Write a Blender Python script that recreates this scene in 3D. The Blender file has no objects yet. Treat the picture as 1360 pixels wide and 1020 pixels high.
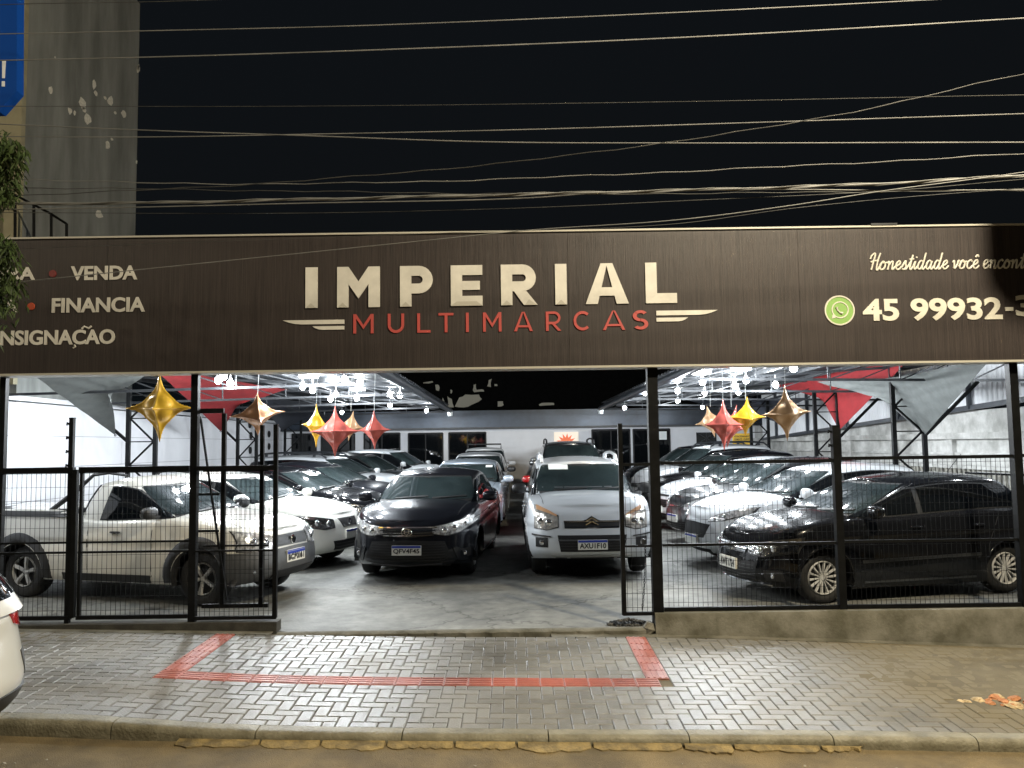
import bpy, bmesh, math, random
from mathutils import Vector, Matrix, Euler
from mathutils.bvhtree import BVHTree

rnd = random.Random(7)
R = math.radians
sc = bpy.context.scene
col = sc.collection

# ------------------------------------------------------------------ camera
F_PX, PITCH, ROLL, CAM_H = 1080.0, R(4.24), R(0.8), 1.88
c_, s_ = math.cos(PITCH), math.sin(PITCH)
FW = Vector((0, c_, s_))
RT = math.cos(ROLL) * Vector((1, 0, 0)) - math.sin(ROLL) * Vector((0, -s_, c_))
UP = math.sin(ROLL) * Vector((1, 0, 0)) + math.cos(ROLL) * Vector((0, -s_, c_))
cam_d = bpy.data.cameras.new('camera')
cam_d.sensor_width = 36
cam_d.lens = 36 * F_PX / 1360
cam_d.clip_start = 0.05
cam_d.clip_end = 2000
cam = bpy.data.objects.new('camera', cam_d)
col.objects.link(cam)
cam.matrix_world = Matrix(((RT.x, UP.x, -FW.x, 0), (RT.y, UP.y, -FW.y, 0), (RT.z, UP.z, -FW.z, CAM_H), (0, 0, 0, 1)))
sc.camera = cam


def at(px, py, Y):
    """world point at depth Y seen at photo pixel (px, py)"""
    d = F_PX * FW + (px - 680) * RT - (py - 510) * UP
    k = Y / d.y
    return Vector((d.x * k, Y, CAM_H + d.z * k))


# ------------------------------------------------------------------ night sky and exposure
world = bpy.data.worlds.new("World")
sc.world = world
world.use_nodes = True
wn = world.node_tree.nodes
wl = world.node_tree.links
bg = wn['Background']
sky = wn.new('ShaderNodeTexSky')
sky.sky_type = 'NISHITA'
sky.sun_disc = False
sky.sun_elevation = R(-4)
sky.sun_rotation = R(200)
glow = wn.new('ShaderNodeMixRGB')
glow.blend_type = 'ADD'
glow.inputs[0].default_value = 1.0
glow.inputs[2].default_value = (0.045, 0.060, 0.075, 1)   # faint even town glow of the night air
wl.new(sky.outputs[0], glow.inputs[1])
wl.new(glow.outputs[0], bg.inputs['Color'])
bg.inputs['Strength'].default_value = 0.05
ml = bpy.data.lights.new('moon', 'SUN')
ml.energy = 0.012
ml.angle = R(0.5)
ml.color = (1.0, 0.95, 0.88)
mo = bpy.data.objects.new('moon', ml)
mo.rotation_euler = (R(50), 0, R(-20))
col.objects.link(mo)
sc.view_settings.view_transform = 'Standard'
sc.view_settings.look = 'None'
sc.view_settings.exposure = 0.6
sc.view_settings.gamma = 1.0
sc.view_settings.use_curve_mapping = False
sc.cycles.max_bounces = 6
sc.cycles.diffuse_bounces = 3
sc.cycles.glossy_bounces = 4
sc.cycles.sample_clamp_indirect = 6
sc.cycles.caustics_reflective = False
sc.cycles.caustics_refractive = False
LAMP_W = 66.0
STREET_W = 2550.0


# ------------------------------------------------------------------ helpers
def tag(o, label=None, cat=None, group=None, kind=None):
    if label: o['label'] = label
    if cat: o['category'] = cat
    if group: o['group'] = group
    if kind: o['kind'] = kind
    return o


def empty(name, loc=(0, 0, 0), rz=0.0, label=None, cat=None, group=None):
    o = bpy.data.objects.new(name, None)
    o.empty_display_size = 0.2
    o.location = loc
    o.rotation_euler = (0, 0, rz)
    col.objects.link(o)
    return tag(o, label, cat, group)


class MB:
    def __init__(s):
        s.v, s.f = [], []

    def add(s, vs, fs):
        n = len(s.v)
        s.v += [tuple(p) for p in vs]
        s.f += [tuple(i + n for i in f) for f in fs]
        return s

    def box(s, x0, x1, y0, y1, z0, z1):
        vs = [(x, y, z) for x in (x0, x1) for y in (y0, y1) for z in (z0, z1)]
        return s.add(vs, [(0, 1, 3, 2), (4, 6, 7, 5), (0, 4, 5, 1), (2, 3, 7, 6), (0, 2, 6, 4), (1, 5, 7, 3)])

    def bar(s, p, q, w, h=None, roll=0.0):
        h = h or w
        p, q = Vector(p), Vector(q)
        d = (q - p).normalized()
        up = Vector((0, 0, 1)) if abs(d.z) < 0.95 else Vector((0, 1, 0))
        a = d.cross(up).normalized()
        b = a.cross(d)
        vs = []
        for e in (p, q):
            for i, j in ((-1, -1), (1, -1), (1, 1), (-1, 1)):
                vs.append(e + a * (i * w / 2) + b * (j * h / 2))
        return s.add(vs, [(0, 1, 2, 3), (7, 6, 5, 4), (0, 4, 5, 1), (1, 5, 6, 2), (2, 6, 7, 3), (3, 7, 4, 0)])

    def tube(s, pts, r, n=8, cap=True):
        pts = [Vector(p) for p in pts]
        rs = r if isinstance(r, (list, tuple)) else [r] * len(pts)
        vs, fs = [], []
        prev = None
        for i, p in enumerate(pts):
            d = (pts[min(i + 1, len(pts) - 1)] - pts[max(i - 1, 0)]).normalized()
            if prev is None:
                up = Vector((0, 0, 1)) if abs(d.z) < 0.9 else Vector((1, 0, 0))
                a = d.cross(up).normalized()
            else:
                a = (prev - d * prev.dot(d)).normalized()
            prev = a
            b = d.cross(a)
            for k in range(n):
                t = 2 * math.pi * k / n
                vs.append(p + (a * math.cos(t) + b * math.sin(t)) * rs[i])
        for i in range(len(pts) - 1):
            for k in range(n):
                k2 = (k + 1) % n
                fs.append((i * n + k, i * n + k2, (i + 1) * n + k2, (i + 1) * n + k))
        if cap:
            fs.append(tuple(range(n - 1, -1, -1)))
            fs.append(tuple((len(pts) - 1) * n + k for k in range(n)))
        return s.add(vs, fs)

    def lathe(s, prof, axis='y', n=32, c=(0, 0, 0), closed=False):
        """prof: list of (radius, along)"""
        vs, fs = [], []
        c = Vector(c)
        for r, h in prof:
            for k in range(n):
                t = 2 * math.pi * k / n
                a, b = r * math.cos(t), r * math.sin(t)
                vs.append(c + (Vector((a, h, b)) if axis == 'y' else Vector((a, b, h)) if axis == 'z' else Vector((h, a, b))))
        m = len(prof)
        for i in range(m if closed else m - 1):
            i2 = (i + 1) % m
            for k in range(n):
                k2 = (k + 1) % n
                fs.append((i * n + k, i * n + k2, i2 * n + k2, i2 * n + k))
        return s.add(vs, fs)

    def ell(s, c, rx, ry, rz, n=14, m=9, p=1.0, M=None):
        c = Vector(c)
        vs, fs = [], []
        sg = lambda v: math.copysign(abs(v) ** p, v)
        for i in range(m + 1):
            a = -math.pi / 2 + math.pi * i / m
            for k in range(n):
                t = 2 * math.pi * k / n
                v = Vector((rx * sg(math.cos(a)) * sg(math.cos(t)), ry * sg(math.cos(a)) * sg(math.sin(t)), rz * sg(math.sin(a))))
                if M: v = M @ v
                vs.append(c + v)
        for i in range(m):
            for k in range(n):
                k2 = (k + 1) % n
                fs.append((i * n + k, i * n + k2, (i + 1) * n + k2, (i + 1) * n + k))
        return s.add(vs, fs)

    def mesh(s, name, m, smooth=False, angle=40):
        me = bpy.data.meshes.new(name)
        me.from_pydata([tuple(v) for v in s.v], [], s.f)
        if m: me.materials.append(m)
        if smooth:
            me.polygons.foreach_set('use_smooth', [True] * len(me.polygons))
            try:
                me.set_sharp_from_angle(angle=R(angle))
            except Exception:
                pass
        me.update()
        return me

    def build(s, name, m, parent=None, smooth=False, angle=40):
        o = bpy.data.objects.new(name, s.mesh(name, m, smooth, angle))
        col.objects.link(o)
        if parent: o.parent = parent
        return o


def fixn(me):
    bm = bmesh.new()
    bm.from_mesh(me)
    bmesh.ops.remove_doubles(bm, verts=bm.verts, dist=1e-5)
    bmesh.ops.recalc_face_normals(bm, faces=bm.faces)
    bm.to_mesh(me)
    bm.free()


def inst(name, me, parent=None, loc=(0, 0, 0), rot=(0, 0, 0), scale=(1, 1, 1)):
    o = bpy.data.objects.new(name, me)
    o.location = loc
    o.rotation_euler = rot
    o.scale = scale
    col.objects.link(o)
    if parent: o.parent = parent
    return o


def lerp(a, b, t): return a + (b - a) * t


def clamp(v, a=0.0, b=1.0): return max(a, min(b, v))


def pw(pts, x):
    if x <= pts[0][0]: return pts[0][1]
    for (a, b), (c, d) in zip(pts, pts[1:]):
        if x <= c:
            return b + (d - b) * (x - a) / (c - a)
    return pts[-1][1]


def spl(pts, x):
    """smooth (monotone-ish cubic) interpolation"""
    if x <= pts[0][0]: return pts[0][1]
    if x >= pts[-1][0]: return pts[-1][1]
    n = len(pts)
    for i in range(n - 1):
        x0, y0 = pts[i]
        x1, y1 = pts[i + 1]
        if x <= x1:
            h = x1 - x0
            d = (y1 - y0) / h
            m0 = d if i == 0 else 0.5 * (d + (y0 - pts[i - 1][1]) / (x0 - pts[i - 1][0]))
            m1 = d if i == n - 2 else 0.5 * (d + (pts[i + 2][1] - y1) / (pts[i + 2][0] - x1))
            t = (x - x0) / h
            return ((2 * t**3 - 3 * t * t + 1) * y0 + (t**3 - 2 * t * t + t) * h * m0 + (-2 * t**3 + 3 * t * t) * y1 + (t**3 - t * t) * h * m1)


# ------------------------------------------------------------------ materials
MATS = {}


def mat(name, color, rough=0.5, metal=0.0, coat=0.0, var=0.0, vscale=6.0, bump=0.0, bscale=60.0, color2=None, emit=None, estr=0.0,
        rvar=0.0, spec=0.5, stretch=None, fleck=0.0):
    if name in MATS: return MATS[name]
    m = bpy.data.materials.new(name)
    m.use_nodes = True
    nt = m.node_tree
    b = nt.nodes['Principled BSDF']
    b.inputs['Base Color'].default_value = (*color, 1)
    b.inputs['Roughness'].default_value = rough
    b.inputs['Metallic'].default_value = metal
    b.inputs['Coat Weight'].default_value = coat
    b.inputs['Coat Roughness'].default_value = 0.08
    b.inputs['Specular IOR Level'].default_value = spec
    if emit:
        b.inputs['Emission Color'].default_value = (*emit, 1)
        b.inputs['Emission Strength'].default_value = estr
    N = nt.nodes.new
    L = nt.links.new
    if var or bump or rvar or color2:
        tc = N('ShaderNodeTexCoord')
        mp = N('ShaderNodeMapping')
        L(tc.outputs['Object'], mp.inputs[0])
        if stretch: mp.inputs['Scale'].default_value = stretch
        n1 = N('ShaderNodeTexNoise')
        n1.inputs['Scale'].default_value = vscale
        n1.inputs['Detail'].default_value = 6
        n1.inputs['Roughness'].default_value = 0.62
        L(mp.outputs[0], n1.inputs['Vector'])
        if var or color2:
            cr = N('ShaderNodeValToRGB')
            c2 = color2 or tuple(c * (1 - var) for c in color)
            c1 = color if color2 else tuple(min(1, c * (1 + var * 0.5)) for c in color)
            cr.color_ramp.elements[0].position = 0.36
            cr.color_ramp.elements[1].position = 0.66
            cr.color_ramp.elements[0].color = (*c2, 1)
            cr.color_ramp.elements[1].color = (*c1, 1)
            L(n1.outputs['Fac'], cr.inputs[0])
            L(cr.outputs[0], b.inputs['Base Color'])
        if rvar:
            mr = N('ShaderNodeMapRange')
            mr.inputs['To Min'].default_value = max(0.02, rough - rvar)
            mr.inputs['To Max'].default_value = min(1, rough + rvar)
            L(n1.outputs['Fac'], mr.inputs['Value'])
            L(mr.outputs[0], b.inputs['Roughness'])
        if bump:
            n2 = N('ShaderNodeTexNoise')
            n2.inputs['Scale'].default_value = bscale
            n2.inputs['Detail'].default_value = 5
            L(mp.outputs[0], n2.inputs['Vector'])
            bp = N('ShaderNodeBump')
            bp.inputs['Strength'].default_value = bump
            bp.inputs['Distance'].default_value = 0.01
            L(n2.outputs['Fac'], bp.inputs['Height'])
            L(bp.outputs[0], b.inputs['Normal'])
    MATS[name] = m
    return m


def paint(name, c, metal=0.0, rough=0.32):
    dark = max(c) < .02
    return mat('paint_' + name, c, rough=rough, metal=metal, coat=.7 if dark else 1.0, spec=.02 if dark else .5)


M_steel = mat('black painted steel', (0.006, 0.0065, 0.007), 0.55, var=0.4, vscale=9, bump=0.1, spec=.12)
M_galv = mat('grey painted steel', (0.03, 0.033, 0.038), 0.45, metal=0.2, var=0.3)
M_beam = mat('dark blue-grey steel', (0.05, 0.058, 0.07), 0.4, metal=0.3, var=0.3)
M_tyre = mat('tyre rubber', (0.012, 0.012, 0.012), 0.75, bump=0.2, var=0.3)
M_rim = mat('alloy', (0.66, 0.66, 0.65), 0.32, metal=0.25, var=0.15)
M_rimd = mat('dull alloy', (0.42, 0.42, 0.41), 0.38, metal=0.25, var=0.2)
M_dark = mat('dark cavity', (0.006, 0.006, 0.007), 0.7)
M_plas = mat('black plastic', (0.016, 0.016, 0.017), 0.45, bump=0.15, bscale=300, var=0.2)
M_gplas = mat('grey plastic', (0.07, 0.072, 0.075), 0.5, bump=0.2, bscale=300, var=0.15)
M_glass = mat('tinted glass', (0.004, 0.005, 0.006), 0.03, spec=0.45)
M_wind = mat('windscreen glass', (0.012, 0.018, 0.019), 0.035, coat=0.7, spec=0.7, color2=(0.03, 0.042, 0.043), vscale=1.6)
M_chrome = mat('chrome', (0.75, 0.76, 0.78), 0.12, metal=1.0)
M_lens = mat('headlamp lens', (0.62, 0.62, 0.61), 0.15, metal=0.45, coat=1.0, var=0.65, vscale=22, bump=0.7, bscale=26)
M_lensd = mat('dark headlamp lens', (0.2, 0.2, 0.2), 0.12, metal=0.8, coat=1.0, var=0.9, vscale=20, bump=0.7, bscale=26)
M_bulbl = mat('projector lens', (0.75, 0.77, 0.8), 0.06, metal=0.9, coat=1.0)
M_amber = mat('amber lens', (0.62, 0.36, 0.20), 0.15, coat=1.0)
M_red = mat('red lens', (0.45, 0.01, 0.012), 0.12, coat=1.0)
M_paper = mat('white paper', (0.75, 0.8, 0.8), 0.6)
M_plate = mat('number plate', (0.75, 0.74, 0.68), 0.4)
M_pblue = mat('number plate blue', (0.02, 0.05, 0.35), 0.4)
M_ptext = mat('number plate characters', (0.02, 0.02, 0.02), 0.5)
M_rubber = mat('rubber seal', (0.01, 0.01, 0.01), 0.6)
M_conc = mat('old concrete', (0.20, 0.19, 0.155), 0.85, color2=(0.085, 0.08, 0.055), vscale=3.2, bump=0.6, bscale=40)


# ------------------------------------------------------------------ lettering
def text_mesh(body, bold=0.0, ext=0.01, shear=0.0, space=1.0):
    cu = bpy.data.curves.new('lettering', 'FONT')
    cu.body = body
    cu.size = 1
    cu.offset = bold
    cu.extrude = ext
    cu.shear = shear
    cu.space_character = space
    cu.resolution_u = 4
    o = bpy.data.objects.new('lettering', cu)
    me = bpy.data.meshes.new_from_object(o)
    bpy.data.objects.remove(o)
    return me


def put_text(body, name, x0, x1, z0, z1, y, m, parent, bold=0.0, shear=0.0, space=1.0, thick=0.012, rot=None, local=None):
    me = text_mesh(body, bold, 0.5, shear, space)
    vs = [v.co.copy() for v in me.vertices]
    if not vs: return None
    a0, a1 = min(v.x for v in vs), max(v.x for v in vs)
    b0, b1 = min(v.y for v in vs), max(v.y for v in vs)
    d0, d1 = min(v.z for v in vs), max(v.z for v in vs)
    for v in me.vertices:
        u = (v.co.x - a0) / (a1 - a0)
        w = (v.co.y - b0) / (b1 - b0)
        d = (v.co.z - d0) / max(1e-6, d1 - d0)
        v.co = Vector((lerp(x0, x1, u), y - thick * d, lerp(z0, z1, w)))
        if local: v.co = local @ v.co
    me.materials.clear()
    me.materials.append(m)
    for p in me.polygons: p.material_index = 0
    me.update()
    o = inst(name, me, parent)
    return o


# ================================================================== SETTING
ZB = [(-9, .20), (-5.3, .09), (-2.5, .02), (-.65, -.025), (1.46, -.06), (5.2, -.22), (10, -.42)]
ZF = [(-9, .14), (-5, .06), (-3.1, .0), (-2, -.08), (0, -.14), (2.2, -.18), (3.6, -.22), (10, -.40)]
ZR = [(-9, .03), (-5, -.06), (-3.4, -.11), (-2.5, -.155), (0, -.215), (1.1, -.24), (3.4, -.31), (10, -.50)]
Y_KERB, Y_LIP = 5.95, 8.42


def zside(x, y): return lerp(spl(ZF, x), spl(ZB, x), clamp((y - Y_KERB) / (Y_LIP - Y_KERB)))


def zlot(y): return 0.0 if y < 11 else 0.013 * (y - 11)


def grid(name, x0, x1, y0, y1, nx, ny, zf, m, parent=None):
    b = MB()
    vs = [(lerp(x0, x1, i / nx), lerp(y0, y1, j / ny), 0) for j in range(ny + 1) for i in range(nx + 1)]
    vs = [(x, y, zf(x, y)) for x, y, _ in vs]
    fs = [(j * (nx + 1) + i, j * (nx + 1) + i + 1, (j + 1) * (nx + 1) + i + 1, (j + 1) * (nx + 1) + i) for j in range(ny) for i in range(nx)]
    b.add(vs, fs)
    return b.build(name, m, parent, smooth=True)


# --- road material: worn, dusty asphalt
def road_mat():
    m = mat('dusty asphalt', (0.215, 0.160, 0.076), 0.85, color2=(0.115, 0.088, 0.046), vscale=2.6, bump=1.0, bscale=120)
    return m


g = grid('ground', -300, 300, -300, 600, 4, 4, lambda x, y: -0.9, mat('dark soil', (0.05, 0.045, 0.035), 0.9, var=0.3))
tag(g, kind='structure')
rd = grid('road', -9, 10, -9, Y_KERB - 0.02, 60, 60,
          lambda x, y: spl(ZR, x) + 0.006 * math.sin(x * 2.1 + y * 3.0) * math.sin(y * 5.0 + x) + (0.02 * clamp((y - 5.3) / .5)), road_mat())
tag(rd, kind='structure')


# --- lot floor
def lot_mat():
    m = mat('stained concrete floor', (0.27, 0.27, 0.25), 0.6, bump=0.35, bscale=30)
    nt = m.node_tree
    N, L = nt.nodes.new, nt.links.new
    b = nt.nodes['Principled BSDF']
    tc = N('ShaderNodeTexCoord')
    n1 = N('ShaderNodeTexNoise'); n1.inputs['Scale'].default_value = 0.55; n1.inputs['Detail'].default_value = 8; n1.inputs['Roughness'].default_value = 0.7
    n2 = N('ShaderNodeTexNoise'); n2.inputs['Scale'].default_value = 7; n2.inputs['Detail'].default_value = 6
    L(tc.outputs['Object'], n1.inputs['Vector']); L(tc.outputs['Object'], n2.inputs['Vector'])
    r1 = N('ShaderNodeValToRGB')
    e = r1.color_ramp.elements
    e[0].position, e[1].position = 0.38, 0.64
    e[0].color, e[1].color = (0.10, 0.101, 0.094, 1), (0.24, 0.24, 0.215, 1)
    L(n1.outputs['Fac'], r1.inputs[0])
    mx = N('ShaderNodeMixRGB'); mx.blend_type = 'MULTIPLY'; mx.inputs[0].default_value = 0.5
    L(r1.outputs[0], mx.inputs[1])
    r2 = N('ShaderNodeValToRGB'); r2.color_ramp.elements[0].position = 0.3; r2.color_ramp.elements[1].position = 0.6
    r2.color_ramp.elements[0].color = (0.45, 0.45, 0.45, 1)
    L(n2.outputs['Fac'], r2.inputs[0]); L(r2.outputs[0], mx.inputs[2])
    # cracks
    vo = N('ShaderNodeTexVoronoi'); vo.feature = 'DISTANCE_TO_EDGE'; vo.inputs['Scale'].default_value = 0.33
    wv = N('ShaderNodeMixRGB'); wv.blend_type = 'ADD'; wv.inputs[0].default_value = 0.5
    L(tc.outputs['Object'], wv.inputs[1]); L(n2.outputs['Color'], wv.inputs[2]); L(wv.outputs[0], vo.inputs['Vector'])
    r3 = N('ShaderNodeValToRGB'); r3.color_ramp.elements[0].position = 0.0; r3.color_ramp.elements[1].position = 0.012
    r3.color_ramp.elements[0].color = (0.45, 0.44, 0.42, 1)
    L(vo.outputs['Distance'], r3.inputs[0])
    mx2 = N('ShaderNodeMixRGB'); mx2.blend_type = 'MULTIPLY'; mx2.inputs[0].default_value = 1.0
    L(mx.outputs[0], mx2.inputs[1]); L(r3.outputs[0], mx2.inputs[2])
    L(mx2.outputs[0], b.inputs['Base Color'])
    mr = N('ShaderNodeMapRange'); mr.inputs['To Min'].default_value = 0.85; mr.inputs['To Max'].default_value = 0.55
    L(n1.outputs['Fac'], mr.inputs['Value']); L(mr.outputs[0], b.inputs['Roughness'])
    return m


lot = grid('lot_floor', -8.2, 9.0, 8.46, 30.5, 20, 80, lambda x, y: zlot(y) + (0.05 * clamp((8.9 - y) / .45) * clamp((-x - 2.2) / 1) if y < 8.9 else 0), lot_mat())
tag(lot, kind='structure')
# threshold lip between the lot and the pavement, rounded worn concrete with a dark gap under it
b = MB()
n = 60
prev = None
for i in range(n + 1):
    x = lerp(-2.62, 1.36, i / n)
    w = 0.012 * math.sin(i * 1.7) + 0.008 * math.sin(i * 3.1)
    zt = 0.006
    ring = [(x, 8.462, zt), (x, 8.415 + w * .4, zt - 0.002), (x, 8.385 + w, zt - 0.022), (x, 8.385 + w, -0.2), (x, 8.462, -0.2)]
    b.add(ring, [])
    if i:
        o = (i - 1) * 5
        for k in range(4):
            b.f.append((o + k, o + 5 + k, o + 6 + k, o + 1 + k))
tag(b.build('threshold', M_conc, None, True), kind='structure')


b = MB()
for xa, xb in ((-8.2, -2.45), (.36, 1.44), (1.44, 9.2)):
    nn = 24
    for i in range(nn + 1):
        x = lerp(xa, xb, i / nn)
        b.add([(x, 8.288, zside(x, 8.288) + .001), (x, 8.40, zside(x, 8.4) + .004)], [])
        if i:
            k = len(b.v)
            b.f.append((k - 4, k - 2, k - 1, k - 3))
tag(b.build('kerb_fill', M_conc, None, True), kind='structure')


# --- paver material: worn grey block, random per block, dirt films by world position
def paver_mat(name, base, obj_random=True):
    m = mat(name, base, 0.5, bump=0.5, bscale=70)
    nt = m.node_tree
    N, L = nt.nodes.new, nt.links.new
    b = nt.nodes['Principled BSDF']
    geo = N('ShaderNodeNewGeometry')
    if obj_random:
        oi = N('ShaderNodeObjectInfo')
        rv = oi.outputs['Random']
    else:
        at_ = N('ShaderNodeAttribute'); at_.attribute_name = 'tone'
        rv = at_.outputs['Fac']
    n1 = N('ShaderNodeTexNoise'); n1.inputs['Scale'].default_value = 1.1; n1.inputs['Detail'].default_value = 7
    n2 = N('ShaderNodeTexNoise'); n2.inputs['Scale'].default_value = 16; n2.inputs['Detail'].default_value = 5
    L(geo.outputs['Position'], n1.inputs['Vector']); L(geo.outputs['Position'], n2.inputs['Vector'])
    ad = N('ShaderNodeMath'); ad.operation = 'MULTIPLY_ADD'; ad.inputs[1].default_value = 0.2
    L(rv, ad.inputs[0]); L(n1.outputs['Fac'], ad.inputs[2])
    ad2 = N('ShaderNodeMath'); ad2.operation = 'MULTIPLY_ADD'; ad2.inputs[1].default_value = 0.35
    L(n2.outputs['Fac'], ad2.inputs[0]); L(ad.outputs[0], ad2.inputs[2])
    cr = N('ShaderNodeValToRGB')
    cr.color_ramp.elements[0].position = 0.42
    cr.color_ramp.elements[1].position = 0.95
    cr.color_ramp.elements[0].color = tuple(c * 0.5 for c in base) + (1,)
    cr.color_ramp.elements[1].color = tuple(c * 1.25 for c in base) + (1,)
    L(ad2.outputs[0], cr.inputs[0])
    # sandy dirt washed over the blocks towards the street on the right
    sx = N('ShaderNodeSeparateXYZ'); L(geo.outputs['Position'], sx.inputs[0])
    dm = N('ShaderNodeMath'); dm.operation = 'MULTIPLY_ADD'; dm.inputs[1].default_value = 0.9; dm.inputs[2].default_value = -2.1
    L(sx.outputs['X'], dm.inputs[0])
    dm2 = N('ShaderNodeMath'); dm2.operation = 'ADD'; dm2.use_clamp = True
    nn = N('ShaderNodeMath'); nn.operation = 'MULTIPLY_ADD'; nn.inputs[1].default_value = 1.2; nn.inputs[2].default_value = -0.75
    L(n1.outputs['Fac'], nn.inputs[0]); L(nn.outputs[0], dm2.inputs[0]); L(dm.outputs[0], dm2.inputs[1])
    mx = N('ShaderNodeMixRGB'); mx.inputs[2].default_value = (0.165, 0.14, 0.088, 1)
    L(dm2.outputs[0], mx.inputs[0]); L(cr.outputs[0], mx.inputs[1])
    L(mx.outputs[0], b.inputs['Base Color'])
    mr = N('ShaderNodeMapRange'); mr.inputs['From Min'].default_value = 0.3; mr.inputs['From Max'].default_value = 0.7
    mr.inputs['To Min'].default_value = 0.30; mr.inputs['To Max'].default_value = 0.5
    L(n1.outputs['Fac'], mr.inputs['Value'])
    mr2 = N('ShaderNodeMixRGB'); mr2.inputs[2].default_value = (0.85, 0.85, 0.85, 1)
    L(dm2.outputs[0], mr2.inputs[0]); L(mr.outputs[0], mr2.inputs[1]); L(mr2.outputs[0], b.inputs['Roughness'])
    return m


M_pav = paver_mat('grey concrete paver', (0.172, 0.166, 0.148))
M_pavs = paver_mat('grey concrete pavers far', (0.172, 0.166, 0.148), False)
M_joint = mat('sandy joint fill', (0.10, 0.085, 0.055), 0.95, var=0.5, vscale=4, bump=0.6)


def dirt(x, y):
    """how far sand has buried the joints (0..1)"""
    wob = .35 * math.sin(y * 3.1 + x * 1.3) + .22 * math.sin(x * 5.3 - y * 2.1) + .12 * math.sin(x * 11 + y * 13)
    a = clamp((x - 1.9 + wob) / 2.0) * clamp((y - 5.9 + wob * .5) / 1.1)
    a = max(a, clamp((y - 7.95 + wob * .4) / .5) * clamp((x - 1.5) / .5))
    return max(a, .8 * clamp((-3.3 - x + wob) / 1.2) * clamp((y - 7.0) / .8)) ** .6


side = grid('sidewalk', -9, 9.5, Y_KERB - .03, 8.292, 185, 26,
            lambda x, y: zside(x, y) - 0.014 + 0.0146 * dirt(x, y) + 0.0015 * math.sin(x * 31 + y * 17), mat('sandy dirt', (0.165, 0.14, 0.088), 0.9, color2=(0.115, 0.097, 0.062), vscale=2.4, bump=0.6))
tag(side, kind='structure')

C = 0.1
XL0, XL1, YB0, YB1, XR0, XR1 = -3.0, -2.8, 6.85, 7.05, 1.1, 1.3


def is_red(i, j):
    x, y = (i + .5) * C, Y_KERB + (j + .5) * C
    if YB0 < y < YB1 and XL0 < x < XR1: return True
    if y > YB0 and (XL0 < x < XL1 or XR0 < x < XR1): return True
    return False


def in_hole(x, y): return ((x - 3.86) / .5) ** 2 + ((y - 6.62) / .17) ** 2 < 1


def paver_box(x0, x1, y0, y1, zt=0.0, g=0.003, ch=0.006, h=0.03):
    x0, x1, y0, y1 = x0 + g, x1 - g, y0 + g, y1 - g
    vs = [(x0, y0, zt - h), (x1, y0, zt - h), (x1, y1, zt - h), (x0, y1, zt - h),
          (x0, y0, zt - ch), (x1, y0, zt - ch), (x1, y1, zt - ch), (x0, y1, zt - ch),
          (x0 + ch, y0 + ch, zt), (x1 - ch, y0 + ch, zt), (x1 - ch, y1 - ch, zt), (x0 + ch, y1 - ch, zt)]
    fs = [(0, 1, 5, 4), (1, 2, 6, 5), (2, 3, 7, 6), (3, 0, 4, 7), (4, 5, 9, 8), (5, 6, 10, 9), (6, 7, 11, 10), (7, 4, 8, 11), (8, 9, 10, 11)]
    return vs, fs


blocks = []
for j in range(-1, 25):
    for i in range(-90, 95):
        k = (i - j) % 4
        if k == 0: cells = [(i, j), (i + 1, j)]
        elif k == 3: cells = [(i, j), (i, j + 1)]
        else: continue
        cells = [(a, q) for a, q in cells if 0 <= q < 25 and not is_red(a, q)]
        if not cells: continue
        x0, x1 = min(a for a, q in cells) * C, (max(a for a, q in cells) + 1) * C
        y0, y1 = Y_KERB + min(q for a, q in cells) * C, Y_KERB + (max(q for a, q in cells) + 1) * C
        y1 = min(y1, 8.29)
        if y1 - y0 < .03: continue
        if in_hole((x0 + x1) / 2, (y0 + y1) / 2): continue
        blocks.append((x0, x1, y0, y1))


def vis_score(bk):
    x, y = (bk[0] + bk[1]) / 2, (bk[2] + bk[3]) / 2
    if abs(x) > y * 0.6: return 99
    return math.hypot(x, y)


blocks.sort(key=vis_score)
cache = {}
for n_, bk in enumerate(blocks[:290]):
    x0, x1, y0, y1 = bk
    xc, yc = (x0 + x1) / 2, (y0 + y1) / 2
    key = (round(x1 - x0, 3), round(y1 - y0, 3))
    if key not in cache:
        v, f = paver_box(-key[0] / 2, key[0] / 2, -key[1] / 2, key[1] / 2)
        cache[key] = MB().add(v, f).mesh('paver', M_pav)
    gx = (zside(xc + .1, yc) - zside(xc - .1, yc)) / .2
    gy = (zside(xc, yc + .05) - zside(xc, yc - .05)) / .1
    inst('paver', cache[key], side, (xc, yc, zside(xc, yc) + rnd.uniform(-.0012, .0012)), (math.atan(gy) + rnd.uniform(-.006, .006), -math.atan(gx) + rnd.uniform(-.006, .006), rnd.uniform(-.008, .008)))
b = MB()
tones = []
for bk in blocks[290:]:
    v, f = paver_box(*bk)
    dz = rnd.uniform(-.0015, .0015)
    b.add([(x, y, z + zside(x, y) + dz) for x, y, z in v], f)
    t_ = rnd.random()
    tones += [t_] * len(v)
o = b.build('paver', M_pavs, side)
at_ = o.data.attributes.new('tone', 'FLOAT', 'POINT')
at_.data.foreach_set('value', tones)
tag(o, kind='stuff')

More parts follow.
